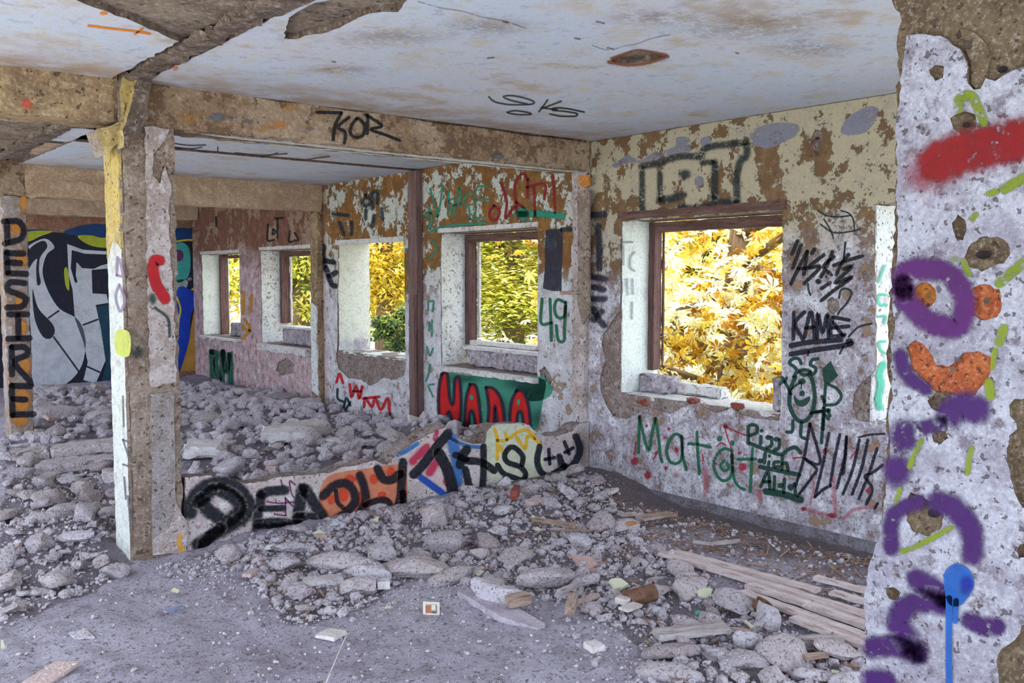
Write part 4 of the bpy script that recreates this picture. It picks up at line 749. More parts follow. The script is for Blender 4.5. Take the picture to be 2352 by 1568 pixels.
# low wall: DEADLY JILS
low((214, 128, 96), soft=0.35, speck=0.05, op=0.85, crop=cG).fill([(1600, 60), (1990, -20), (2352, -60), (2420, 60), (2400, 420), (2240, 360), (2050, 350), (1850, 520), (1680, 560), (1560, 440), (1500, 320)]).done('painted_ground', 'salmon ground behind the letters', LOW)
low((210, 70, 44), off=0.0026, soft=0.7, crop=cG).dot(1760, 250, 70, 110).dot(1630, 300, 50, 70).dot(1830, 90, 80, 60).dot(2075, 90, 60, 70).dot(2250, 20, 60, 80).dot(2160, 250, 60, 40).dot(1930, 300, 34, 110).done('painted_ground', 'orange red flames between the letters', LOW)
low((208, 186, 192), off=0.0024, soft=0.2, speck=0.05, crop=cF).fill([(250, 540), (600, 230), (690, 240), (640, 420), (560, 520), (700, 760), (700, 920), (420, 720)]).done('painted_ground', 'pale pink ground inside the letter J', LOW)
low((186, 46, 84), off=0.003, soft=0.8, speck=0.2, crop=cF).line([(580, 240), (560, 320)], 60).line([(470, 410), (320, 560)], 110).line([(580, 560), (500, 680)], 110).dot(680, 780, 50, 60).done('painted_ground', 'crimson streaks', LOW)
low((48, 112, 186), off=0.0026, soft=0.5, speck=0.1, op=0.85, crop=cF).line([(740, 310), (780, 480), (810, 640), (800, 780)], 120).line([(720, 310), (900, 390), (1060, 410)], 40).line([(160, 490), (260, 440), (370, 370)], 50).done('painted_ground', 'sky blue wash', LOW)
low((20, 74, 176), off=0.003, soft=0.5, speck=0.1, crop=cF).line([(400, 730), (540, 830), (700, 950)], 75).done('painted_stroke', 'bright blue stroke', LOW)
low((216, 222, 200), off=0.0022, soft=0.25, speck=0.1, op=0.8, crop=cF).fill([(1120, 260), (1240, 170), (1480, 160), (1620, 260), (1720, 420), (1700, 760), (1400, 900), (1200, 800), (1130, 600)]).done('painted_ground', 'pale cream ground', LOW)
low((224, 176, 36), off=0.003, soft=0.3, speck=0.05, crop=cF).lines(32, [(1205, 212), (1235, 330), (1232, 540)], [(1232, 335), (1335, 330), (1440, 255), (1530, 222), (1610, 262), (1642, 312), (1560, 292), (1535, 425), (1440, 295)], [(1640, 322), (1705, 378)], [(1325, 262), (1338, 330)], [(1270, 400), (1290, 460)]).done('graffiti_tag', 'yellow crown like scribble', LOW)
low((120, 40, 110), off=0.003, soft=0.4, crop=cG).lines(15, [(965, 325), (1080, 340), (1240, 330)], [(1110, 100), (1125, 160)], [(1260, 150), (1200, 110), (1220, 240), (1245, 280)], [(1155, 280), (1160, 470)], [(1040, 455), (1160, 470)], [(1160, 290), (1230, 370)], [(810, 300), (830, 330)]).done('graffiti_tag', 'thin purple lines', LOW)
DK = (20, 26, 40)
low(DK, off=0.0035, soft=0.5, crop=cG).line([(165, 440), (185, 320), (280, 200), (430, 135), (580, 150), (700, 230), (770, 360), (720, 480), (580, 570), (420, 660), (250, 770)], 150).line([(300, 300), (340, 400), (470, 500)], 150).line([(480, 200), (640, 300), (680, 420), (580, 520)], 150).line([(250, 330), (400, 200)], 140).line([(480, 600), (330, 730), (300, 790)], 130).lines(105, [(1150, 205), (1000, 215), (900, 250)], [(905, 250), (880, 420), (860, 540)], [(860, 560), (1050, 540), (1250, 560)]).line([(900, 400), (1130, 390)], 70).lines(130, [(1290, 560), (1300, 380), (1330, 190)], [(1350, 190), (1440, 320), (1570, 530)], [(1280, 500), (1430, 500)], [(860, 610), (1100, 600), (1300, 570)]).line([(1545, 270), (1640, 175), (1760, 130), (1850, 190), (1880, 320), (1790, 430), (1640, 545)], 95).line([(1680, 210), (1700, 330), (1760, 390)], 50).lines(95, [(1930, 50), (1975, 180), (1990, 320), (1930, 440), (1890, 500)]).line([(1980, 360), (2100, 315), (2200, 310), (2245, 350)], 70).line([(1890, 490), (2010, 440)], 80).done('graffiti_lettering', 'dark navy word DEADLY', LOW)
low(DK, off=0.0035, soft=0.4, crop=cF).line([(-60, 640), (0, 750), (90, 760), (190, 690)], 90).line([(215, 570), (200, 800), (190, 950), (150, 1080)], 95).line([(215, 900), (220, 1080)], 80).done('graffiti_lettering', 'dark navy letter Y', LOW)
low(DK, off=0.0038, soft=0.3, crop=cF).line([(705, 255), (560, 430), (430, 600), (330, 700)], 95).line([(600, 470), (690, 640), (740, 820), (770, 1030)], 115).line([(905, 430), (860, 500), (830, 600)], 90).line([(780, 490), (900, 540)], 70).line([(880, 550), (1060, 570), (1200, 660)], 75).line([(890, 650), (930, 830), (970, 1005)], 75).line([(1085, 400), (1085, 680), (1070, 880)], 66).line([(1050, 870), (1180, 840), (1285, 825), (1300, 890), (1120, 925)], 50).line([(1500, 600), (1510, 510), (1440, 425), (1370, 412), (1315, 490), (1345, 570), (1480, 620), (1540, 700), (1500, 760), (1400, 730), (1300, 690), (1235, 600)], 55).line([(1545, 740), (1540, 820), (1460, 830), (1300, 740)], 32).done('graffiti_lettering', 'dark navy word JILS', LOW)
low((24, 28, 50), off=0.0038, soft=0.4, crop=cF).line([(1690, 400), (1665, 560), (1710, 680), (1800, 720), (1880, 670), (1960, 620)], 66).line([(1905, 510), (1940, 600), (2030, 620), (2110, 500), (2125, 400), (2080, 290)], 72).lines(38, [(1790, 430), (1800, 590)], [(1750, 540), (1850, 520)], [(1960, 350), (2010, 480)], [(1965, 465), (2050, 415)]).done('graffiti_face', 'navy smiling face with crossed eyes', LOW)
low((120, 100, 86), off=0.0024, soft=0.9, op=0.6, crop=cF).dot(2140, 420, 120, 300).dot(1880, 720, 160, 60).done('painted_ground', None, LOW)
Paint(1, 5.266, -1, (216, 160, 60), off=0.003, soft=0.4, speck=0.2, crop=(0, 880, 3.015)).line([(1250, 1060), (1240, 1110), (1262, 1150), (1235, 1190)], 34).done('paint_patch', 'ochre drips at the foot', COLM)

# near column
PUR = (72, 14, 92); DPUR = (54, 12, 88); LIME = (108, 124, 24)
near((140, 40, 60), off=0.0012, soft=1.0, speck=0.2, op=0.65, crop=c7).line([(330, 800), (420, 740), (600, 680), (800, 640)], 240).done('graffiti_bar', 'pink overspray around the red bar', COLN)
near((122, 3, 16), off=0.0018, soft=0.45, speck=0.14, crop=c7).line([(385, 745), (480, 710), (640, 665), (800, 635)], 185).done('graffiti_bar', 'thick red sprayed bar', COLN)
near(LIME, soft=0.5, speck=0.32, crop=c7).lines(48, [(480, 500), (490, 450), (540, 440), (570, 490), (600, 560)], [(690, 870), (740, 840), (790, 815)], [(670, 1300), (730, 1250), (800, 1190)], [(690, 1510), (668, 1570)]).lines(30, [(620, 890), (660, 880)], [(505, 1200), (530, 1260)], [(540, 1010), (560, 985)], [(465, 1190), (480, 1205)]).done('graffiti_stroke', 'lime green broken strokes, upper part', COLN)
near(PUR, soft=0.6, op=1.0, speck=0.16, crop=c7).line([(230, 1330), (235, 1255), (330, 1235), (440, 1260), (500, 1340), (505, 1440), (470, 1500), (380, 1490), (300, 1440), (240, 1370), (225, 1310)], 112).done('graffiti_ring', 'purple ring around the orange spot', COLN)
near(DPUR, soft=0.65, op=1.0, speck=0.16, crop=c8).line([(215, 70), (250, 160), (330, 215)], 75).line([(440, 330), (500, 300), (570, 310)], 150).dot(232, 432, 95, 100).dot(200, 595, 85, 110).line([(320, 400), (400, 375)], 80).line([(300, 740), (215, 770), (175, 830), (175, 950)], 82).line([(390, 735), (480, 780), (540, 870), (545, 980)], 118).line([(420, 1210), (330, 1190), (240, 1220), (205, 1290), (250, 1370), (290, 1440)], 118).line([(290, 1090), (360, 1130), (420, 1180)], 110).line([(90, 1405), (200, 1400), (300, 1430)], 112).line([(530, 1280), (600, 1310), (660, 1310)], 92).line([(80, 1550), (150, 1560)], 110).done('graffiti_ring', 'purple rings and loops, lower part', COLN)
near(LIME, off=0.0028, soft=0.5, speck=0.32, crop=c8).lines(26, [(225, 965), (310, 930), (450, 855)], [(315, 455), (285, 510), (258, 575)], [(212, 680), (198, 735)], [(545, 490), (530, 540), (524, 605)], [(650, 40), (640, 120)]).line([(622, 190), (630, 250)], 46).done('graffiti_stroke', 'lime green broken strokes, lower part', COLN)
near((14, 78, 160), off=0.0036, soft=0.12, crop=c8).fill([(415, 1080), (438, 1035), (482, 1020), (532, 1050), (556, 1110), (530, 1170), (482, 1216), (432, 1195)]).line([(440, 1180), (438, 1400), (440, 1580)], 26).line([(472, 1190), (468, 1285)], 22).done('graffiti_drip', 'bright blue round blot with a long drip', COLN)
near((22, 30, 140), off=0.0042, soft=0.9, crop=c8).dot(520, 1120, 42, 60).done('graffiti_drip', None, COLN)
near((206, 200, 226), off=0.0014, soft=0.2, op=0.2, crop=c7).fill([(280, 895), (540, 895), (540, 960), (280, 960)], False).done('paint_patch', None, COLN)

# ------------------------------------------------------------------ rubble
CH = m_chunk('broken concrete', [C8(214, 210, 226), C8(184, 176, 190), C8(200, 190, 198), C8(150, 138, 146)])
CHS = m_chunk('plaster shards', [C8(220, 222, 230), C8(202, 198, 208), C8(212, 206, 208), C8(186, 176, 180)], 0.006, False)
CHR = m_chunk('reddish shards', [C8(184, 164, 164), C8(172, 142, 138), C8(190, 174, 172), C8(160, 128, 120)], 0.006, False)
PALE = m_flat('pale green white shard', C8(212, 216, 192), 0.7, 0, 0.12)
def rock(seed, sub=3, sq=(1, 1, 1), cuts=11, rough=0.15):
    """an angular lump: noise-displaced ball cut by random planes"""
    bm = bmesh.new(); bmesh.ops.create_icosphere(bm, subdivisions=sub, radius=1.0); r = np.random.default_rng(seed)
    V = np.array([v.co[:] for v in bm.verts]); F = [[v.index for v in f.verts] for f in bm.faces]; bm.free()
    for _ in range(cuts):
        n = r.normal(size=3); n /= np.linalg.norm(n); d = r.uniform(0.5, 0.8); k = V @ n; V = V - np.outer(np.clip(k - d, 0, 9), n)
    L = np.linalg.norm(V, axis=1, keepdims=True); U = V / np.maximum(L, 1e-6)
    V = V + U * ((fbm(V, 2.2, 4, seed) - 0.5) * rough * 1.6 + (fbm(V, 7, 3, seed + 3) - 0.5) * rough)[:, None]
    return V * np.array(sq), F
def shard(seed, n=7, t=0.12):
    """a flat piece of plaster or tile with a broken outline"""
    r = np.random.default_rng(seed); a = np.sort(r.uniform(0, 2 * math.pi, n) * 0.5 + np.linspace(0, 2 * math.pi, n, endpoint=False) * 0.75); q = r.uniform(0.65, 1.1, n)
    P = np.stack([np.cos(a) * q, np.sin(a) * q * 0.75], -1); V = np.concatenate([np.c_[P, np.full(n, -t)], np.c_[P * 0.97, t + 0.3 * t * r.normal(size=n)]])
    F = [tuple(range(n - 1, -1, -1)), tuple(range(n, 2 * n))] + [(i, (i + 1) % n, n + (i + 1) % n, n + i) for i in range(n)]
    return V, F
ROCKS = [rock(s, 3, q) for s, q in enumerate([(1, 0.9, 0.75), (1.1, 0.8, 0.7), (1, 1, 0.6), (1.25, 0.75, 0.6), (0.95, 0.9, 0.9), (1.3, 0.8, 0.45), (1, 0.8, 0.65), (1.15, 0.95, 0.5), (1.4, 0.7, 0.5), (1, 1, 0.8)])]
SHARDS = [shard(s, 5 + s % 4, 0.1 + 0.03 * (s % 3)) for s in range(8)]
ME = []
for k, (V, F) in enumerate(ROCKS):
    me = bpy.data.meshes.new('concrete_chunk'); me.from_pydata(V.tolist(), [], F); me.materials.append(CH); me.polygons.foreach_set('use_smooth', [k % 3 == 0] * len(F)); ME.append(me)
MS = []
for V, F in SHARDS:
    for m in (CHS, CHR):
        me = bpy.data.meshes.new('plaster_shard'); me.from_pydata(V.tolist(), [], F); me.materials.append(m); MS.append(me)
def inside(px, py, poly):
    r = False; n = len(poly)
    for i in range(n):
        (x1, y1), (x2, y2) = poly[i], poly[i - 1]
        if (y1 > py) != (y2 > py) and px < (x2 - x1) * (py - y1) / (y2 - y1) + x1: r = not r
    return r
def area(*q): return [tuple(at(x, y, 2, 0.03)[:2]) for x, y in q]
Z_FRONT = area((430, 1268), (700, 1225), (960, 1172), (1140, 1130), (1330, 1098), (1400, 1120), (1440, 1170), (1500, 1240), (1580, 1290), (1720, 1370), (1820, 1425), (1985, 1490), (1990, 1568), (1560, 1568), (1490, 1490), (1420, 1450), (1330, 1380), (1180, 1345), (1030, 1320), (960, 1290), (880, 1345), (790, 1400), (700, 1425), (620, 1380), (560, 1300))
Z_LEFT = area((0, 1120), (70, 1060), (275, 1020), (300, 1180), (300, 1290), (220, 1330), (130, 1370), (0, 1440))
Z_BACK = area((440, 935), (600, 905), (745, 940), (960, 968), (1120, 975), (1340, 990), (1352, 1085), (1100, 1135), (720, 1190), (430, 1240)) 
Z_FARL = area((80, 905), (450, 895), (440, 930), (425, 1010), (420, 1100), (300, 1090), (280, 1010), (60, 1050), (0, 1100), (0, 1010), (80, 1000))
KEEP = []   # places already taken: x, y, radius
def free(x, y, r, f=0.82): return all((x - a) ** 2 + (y - b) ** 2 > ((r + c) * f) ** 2 for a, b, c in KEEP)
BLOCKED = [(1.5, 1.98, 5.1, 5.65), (1.75, 2.15, 9.6, 10.0), (1.88, 5.2, 5.2, 5.47)]
def scatter(poly, n, sizes, tries=9000, dense=True):
    x0, y0 = np.min(poly, 0); x1, y1 = np.max(poly, 0); out = []
    for s in sizes[:n]:
        for _ in range(60):
            x, y = random.uniform(x0, x1), random.uniform(y0, y1)
            if x > 5.12 - s * 1.3 or any(a - s * .6 < x < b + s * .6 and c - s * .6 < y < d + s * .6 for a, b, c, d in BLOCKED): continue
            if inside(x, y, poly) and (not dense or free(x, y, s)):
                KEEP.append((x, y, s)); out.append((x, y, s)); break
    return out
def inpoly(X, Y, poly):
    r = np.zeros(X.shape, bool); n = len(poly)
    for i in range(n):
        (x1, y1), (x2, y2) = poly[i], poly[i - 1]
        if abs(y1 - y2) < 1e-9: continue
        r ^= ((y1 > Y) != (y2 > Y)) & (X < (x2 - x1) * (Y - y1) / (y2 - y1) + x1)
    return r
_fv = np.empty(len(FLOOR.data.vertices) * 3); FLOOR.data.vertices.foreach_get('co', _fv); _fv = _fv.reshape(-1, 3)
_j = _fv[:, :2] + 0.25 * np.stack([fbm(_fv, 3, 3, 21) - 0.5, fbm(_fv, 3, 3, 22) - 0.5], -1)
_rub_shade = sum(inpoly(_j[:, 0], _j[:, 1], z).astype(float) for z in (Z_FRONT, Z_LEFT, Z_BACK, Z_FARL)).clip(0, 1) * (0.55 + 0.45 * fbm(_fv, 5, 3, 23))  # rubble zone mask for the shade painted between the stones
FLOOR.data.attributes.new('rub_shade', 'FLOAT', 'POINT').data.foreach_set('value', _rub_shade.astype(np.float32))
def gz(x, y): return float(ground(np.array([x]), np.array([y]))[0])
# pieces the photograph shows singly: pixel, width in pixels, shape, stretch, label
SINGLES = [
    (1012, 1232, 150, 0, (1, 0.8, 1.0), 'large angular concrete block before the low wall, with a dark hollow beside it'),
    (935, 1288, 220, 7, (1.1, 0.7, 0.8), 'widest flat topped concrete slab in the middle of the front rubble'),
    (848, 1290, 170, 3, (1, 0.8, 0.9), 'grey wedge of concrete left of the widest slab'),
    (780, 1280, 190, 8, (1.1, 0.8, 0.9), 'long grey concrete lump at the left of the front rubble'),
    (1140, 1345, 190, 1, (1.1, 0.7, 0.9), 'low pitted lump where the smooth dust meets the front rubble'),
    (1250, 1315, 180, 5, (1.1, 0.8, 1.0), 'broad pitted lump under the long splinters'),
    (1040, 1300, 150, 6, (1.2, 0.6, 0.9), 'sloping lump at the right end of the widest slab'),
    (990, 1190, 120, 4, (0.9, 0.8, 1.3), 'pointed lump leaning on the painted wall under the letter J'),
    (830, 1325, 150, 2, (1, 1, 0.9), 'rounded pitted lump behind the flat grey tile'),
    (1570, 1420, 120, 0, (1, 0.9, 0.9), 'pitted lump beside the right wooden slat'),
    (1800, 1485, 190, 9, (1, 0.95, 1.0), 'big round pitted boulder of concrete near the wooden boards'),
    (1768, 1528, 120, 4, (1, 0.9, 1.0), 'pale upright lump below the big round boulder'),
    (1540, 1520, 170, 3, (1.1, 0.8, 0.7), 'low wide slab of concrete in the lower right corner rubble'),
    (1700, 1492, 170, 7, (1, 0.7, 0.8), 'flat topped lump left of the big round boulder'),
    (1640, 1473, 110, 1, (1, 0.8, 0.9), 'lump just under the right wooden slat'),
    (1945, 1535, 130, 6, (1, 0.9, 0.9), 'lump against the foot of the near column'),
    (85, 1255, 120, 4, (1, 0.9, 0.9), 'pitted block in the left heap, lowest of its row'),
    (110, 1155, 110, 9, (1, 0.9, 0.9), 'round pitted stone in the left heap beside the long slabs'),
    (50, 1140, 110, 5, (1.2, 0.8, 0.7), 'flat pale slab at the left picture edge of the heap'),
    (260, 1285, 110, 0, (1, 0.9, 0.9), 'pitted stone touching the foot of the central column'),
    (270, 1165, 100, 3, (1, 0.8, 0.8), 'grey stone behind the central column on its left'),
    (1440, 945 + 245, 120, 2, (1, 0.9, 0.8), 'rounded lump on the dark soil behind the splinters'),
    (1470, 1172, 60, 4, (0.9, 0.9, 1.0), 'small squarish lump beside the skirting'),
    (1500, 1330, 110, 8, (1, 0.8, 0.9), 'rectangular grey lump behind the rusty can'),
    (455, 1548, 50, 9, (1, 0.9, 0.9), 'lone small pitted stone on the smooth dust at the bottom'),
    (215, 1393, 30, 4, (1, 0.9, 0.8), 'lone pale pebble on the dust left of the blue strip'),
    (30, 1350, 60, 6, (1, 0.8, 0.9), 'pale block on the dust at the left edge'),
    (1330, 1140, 60, 4, (1, 0.9, 1), 'lump in the corner at the right end of the low wall'),
]
CHUNKS = []
for i, (px, py, w, k, st, lab) in enumerate(SINGLES):
    g = at(px, py + 8, 2, 0.06); d = (g - _cO) @ _cF; s = w * d / FPX * 0.36
    z = gz(g[0], g[1]); o = bpy.data.objects.new('concrete_chunk', ME[k]); link(o)
    xf(o, (g[0], g[1], z + s * 0.30 * st[2]), (random.uniform(-.15, .15), random.uniform(-.15, .15), -YAW + random.uniform(-.5, .5)), (s * st[0], s * st[1], s * st[2]))
    KEEP.append((g[0], g[1], s * 0.9)); thing(o, lab, 'rubble', 'single concrete lumps')
def where(zone, x, y, s):
    u, v = pix((x, y, 0.05)); size = 'large' if s > 0.085 else 'middling' if s > 0.055 else 'small'
    if zone == 'front':
        c = 'below the letters DEA' if u < 680 else 'below the letters DLY' if u < 940 else 'below the letters JILS' if u < 1200 else 'below the smiling face' if u < 1420 else 'left of the floor boards' if u < 1700 else 'between floor boards and near column'
        q = v - (1262 - 0.185 * (min(u, 1340) - 430) + max(0, u - 1340) * 0.3)
        r = 'nearest the lettered wall' if q < 40 else 'a step out from the wall' if q < 95 else 'midway in the front rubble' if q < 160 else 'toward the open dust' if q < 230 else 'at the dusty front edge'
    elif zone == 'left':
        c = 'by the picture edge' if u < 95 else 'midway along the left heap' if u < 190 else 'next to the central column'
        r = 'high in the left heap' if v < 1140 else 'halfway down the left heap' if v < 1250 else 'at the foot of the left heap'
    elif zone == 'back':
        c = 'right of the central column' if u < 600 else 'before the ochre pilaster' if u < 820 else 'before the timber post' if u < 1010 else 'below the red letters'
        r = 'far back near the windows' if v < 985 else 'in the middle of the back field' if v < 1050 else 'just behind the low wall'
    else:
        c = 'by the lettered pillar' if u < 140 else 'left of the central column' if u < 300 else 'right of the central column'
        r = 'close to the mural' if v < 935 else 'in the far left field' if v < 1000 else 'at the near side of the far field'
    return size, c + ', ' + r
def lots(poly, n, lo, hi, zone, group, z=0.3, shards=0.0):
    sz = sorted((random.random() ** 2.2 * (hi - lo) + lo for _ in range(n)), reverse=True)
    for x, y, s in scatter(poly, n, sz):
        fl = random.random() < shards
        o = bpy.data.objects.new('plaster_shard' if fl else 'concrete_chunk', (mm := random.choice(MS)) if fl else random.choice(ME)); link(o); t = gz(x, y); size, pl = where(zone, x, y, s)
        f = random.uniform(0.8, 1.2)
        xf(o, (x, y, t + s * (0.12 if fl else z)), (random.uniform(-.35, .35), random.uniform(-.35, .35), random.uniform(0, 6.28)), (s * f, s / f, s * random.uniform(0.75, 1.05)))
        thing(o, size + (' concrete chunk ' if not fl else ' red shard ' if MS.index(mm) % 2 else ' pale shard ') + pl, 'rubble', group if not fl else group + ', flat shards')
lots(Z_FRONT, 165, 0.032, 0.105, 'front', 'rubble before the low wall', 0.42, shards=0.18)
lots(Z_LEFT, 80, 0.045, 0.115, 'left', 'rubble left of the column', 0.42, shards=0.08)
lots(Z_BACK, 70, 0.06, 0.17, 'back', 'rubble behind the low wall', 0.3, shards=0.3)
lots(Z_FARL, 26, 0.10, 0.26, 'far', 'rubble before the mural', 0.2, shards=0.3)
# long slabs in the left bay
for k, (px, py, w, dpt, a, lab) in enumerate(((560 / 3, 1070, 190, 0.22, 0.32, 'long narrow concrete slab lying in the left bay, the lower one'), (200, 1045, 150, 0.22, 0.35, 'long narrow concrete slab lying in the left bay, the upper one'), (70, 1048, 80, 0.2, 0.5, 'short slab end beside the lettered pillar'),
                                            (470, 1045, 90, 0.3, 0.1, 'pale flat slab behind the low wall next to the column'), (655, 1015, 110, 0.3, 0.2, 'pale spotted slab tilted on the rubble field behind the low wall'), (700, 1000, 100, 0.3, 0.6, 'whitish slab corner showing behind the low wall'), (705, 935, 75, 0.3, 0.4, 'concrete block at the foot of the ochre pilaster'), (640, 925, 80, 0.3, 0.9, 'flat grey block under the fourth window'))):
    g = at(px, py, 2, 0.12); d = (g - _cO) @ _cF; L = w * d / FPX; mb = MB(); mb.rough((-L / 2, -dpt / 2, -0.05), (L / 2, dpt / 2, 0.06), 0.035, 0.03, 50 + k); o = mb.build('concrete_slab', CH if k < 3 or k > 5 else CHS)
    xf(o, (g[0], g[1], gz(g[0], g[1]) + 0.075), (0.1, random.uniform(-.08, .08), -YAW + a)); thing(o, lab, 'slab')
# everything finer: loose rubble nobody could count
def merge(name, base, items, mat, label):
    Vs, Fs, n = [], [], 0; R = np.random.default_rng(3)
    for (x, y, s, zf) in items:
        V, F = base[R.integers(len(base))]; a, b, c = R.uniform(-.5, .5), R.uniform(-.5, .5), R.uniform(0, 6.28)
        M = np.array(Matrix.Rotation(c, 3, 'Z') @ Matrix.Rotation(a, 3, 'X') @ Matrix.Rotation(b, 3, 'Y'))
        Vs.append((V * s * R.uniform(0.75, 1.25, 3)) @ M.T + np.array([x, y, 0])); Fs.append(np.asarray(F) + n); n += len(V)
    V = np.concatenate(Vs); cnt = [len(v) for v in Vs]; xy = np.array([(i[0], i[1]) for i in items]); zz = ground(xy[:, 0], xy[:, 1]) + np.array([i[2] * i[3] for i in items])
    V[:, 2] += np.repeat(zz, cnt); o = mesh(name, V, np.concatenate(Fs).tolist(), mat); stuff(o); o['label'] = label; o['category'] = 'rubble'; return o
def many(poly, n, lo, hi, pw=2.5, zf=0.25):
    poly_a = np.array(poly); x0, y0 = poly_a.min(0); x1, y1 = poly_a.max(0); X = rng.uniform(x0, x1, n * 3); Y = rng.uniform(y0, y1, n * 3); s = rng.random(n * 3) ** pw * (hi - lo) + lo
    q = fbm(np.stack([X, Y, 0 * X], -1), 3, 3, 8) + rng.uniform(-.2, .2, n * 3)
    return [(x, y, t, zf) for x, y, t, w in zip(X, Y, s, q) if w > 0.36 and x < 5.12 and inside(x, y, poly) and not any(a < x < b and c < y < d for a, b, c, d in BLOCKED)][:n]
SMALL = [rock(100 + k, 1, (1, 0.85, 0.7), 7, 0.16) for k in range(10)]
WIDE = area((350, 1290), (1340, 1085), (1480, 1160), (1700, 1300), (1990, 1440), (1990, 1568), (1400, 1568), (1290, 1450), (1060, 1345), (900, 1390), (760, 1440), (600, 1420), (420, 1330))
ALL = area((0, 1130), (270, 1010), (330, 1290), (1340, 1090), (2010, 1255), (1990, 1568), (0, 1568))
items = many(Z_FRONT, 1600, 0.012, 0.05) + many(WIDE, 900, 0.008, 0.03) + many(Z_LEFT, 700, 0.012, 0.045) + many(Z_BACK, 1600, 0.015, 0.1) + many(Z_FARL, 700, 0.03, 0.1) + many(area((400, 890), (460, 893), (600, 912), (750, 944), (700, 960), (420, 950)), 420, 0.02, 0.12) + many(area((330, 1262), (430, 1250), (1340, 1088), (1340, 1125), (760, 1250), (560, 1300), (380, 1320)), 1300, 0.006, 0.028) + many(area((1380, 1120), (2005, 1260), (1985, 1420), (1700, 1310), (1500, 1255), (1420, 1180)), 350, 0.006, 0.03)
merge('loose_rubble', SMALL, items, m_chunk('small rubble', [C8(200, 194, 210)] * 4), 'loose small rubble and gravel strewn over the floor')
TINY = [rock(200 + k, 0 if k % 2 else 1, (1, 0.8, 0.6), 3, 0.3) for k in range(8)]; TINY = [(v, f) for v, f in TINY]
items = many(ALL, 3500, 0.003, 0.014, 3) + many(Z_FRONT, 5000, 0.004, 0.016, 2) + many(Z_LEFT, 2000, 0.005, 0.02, 2) + many(WIDE, 3000, 0.004, 0.012, 2)
merge('grit', TINY, items, m_chunk('grit', [C8(196, 188, 200)] * 4, 0.004), 'fine grit and crumbs over the dusty floor')
SPL = []
for k in range(6):
    mb = MB(); mb.box((-1, -0.09 - 0.02 * k, -0.05), (1, 0.09, 0.05)); V = np.concatenate(mb.V); V[V[:, 0] > 0, 1] *= 0.3 + 0.1 * k; SPL.append((V, mb.F))
SOIL = area((1380, 1120), (2005, 1260), (1985, 1420), (1700, 1310), (1500, 1255), (1420, 1180))
items = many(SOIL, 1100, 0.01, 0.05, 2.5, 0.2) + many(Z_FRONT, 700, 0.01, 0.06, 3, 0.4)
merge('wood_splinters', SPL, items, m_wood('splinter wood', C8(168, 140, 124), C8(128, 102, 92), C8(92, 70, 64), 0), 'thin splinters of wood scattered among the rubble')

# ------------------------------------------------------------------ floor boards, one by one
BOARDW = m_wood('grey floor board', C8(216, 204, 208), C8(196, 180, 184), C8(150, 122, 116), 0)
def plank(px0, px1, width, thick, mat, z=0.02, name='floor_board', seed=0, tilt=0.0):
    a = at(*px0, 2, z); b = at(*px1, 2, z); L = float(np.linalg.norm(b - a)); mb = MB()
    mb.rough((-L / 2, -width / 2, -thick / 2), (L / 2, width / 2, thick / 2), min(0.05, width / 2.2), min(0.0025, thick * 0.2), seed)
    o = mb.build(name, mat); c = (a + b) / 2; xf(o, (c[0], c[1], z + thick / 2), (0, tilt, math.atan2(b[1] - a[1], b[0] - a[0]))); return o
for k, (p, q, w, lab) in enumerate([
    ((1545, 1270), (1880, 1362), 0.075, 'uppermost long grey floor board of the strip, ending short of the column'),
    ((1482, 1262), (2040, 1432), 0.075, 'longest grey floor board, second of the strip, running under the column'),
    ((1720, 1348), (1855, 1392), 0.075, 'short board piece butted before the third row of the strip'),
    ((1856, 1393), (2040, 1458), 0.075, 'board continuing the third row towards the column'),
    ((1700, 1364), (2040, 1488), 0.075, 'floor board of the fourth row with a splintered left end'),
    ((1822, 1424), (2040, 1508), 0.07, 'lowest floor board of the strip, nearest the rubble'),
    ((1910, 1364), (2040, 1402), 0.06, 'short floor board end half buried in soil near the column'),
    ((1872, 1330), (2040, 1374), 0.06, 'dusty floor board showing through soil behind the strip')]):
    o = plank(p, q, w, 0.022, BOARDW, 0.012 + 0.004 * (k % 3), seed=70 + k); thing(o, lab, 'floor board', 'floor boards')
OLDW = m_wood('old scrap wood', C8(176, 158, 150), C8(150, 126, 116), C8(104, 80, 72), 0)
SLATW = m_wood('grey slat', C8(188, 182, 188), C8(162, 152, 156), C8(120, 104, 104), 0)
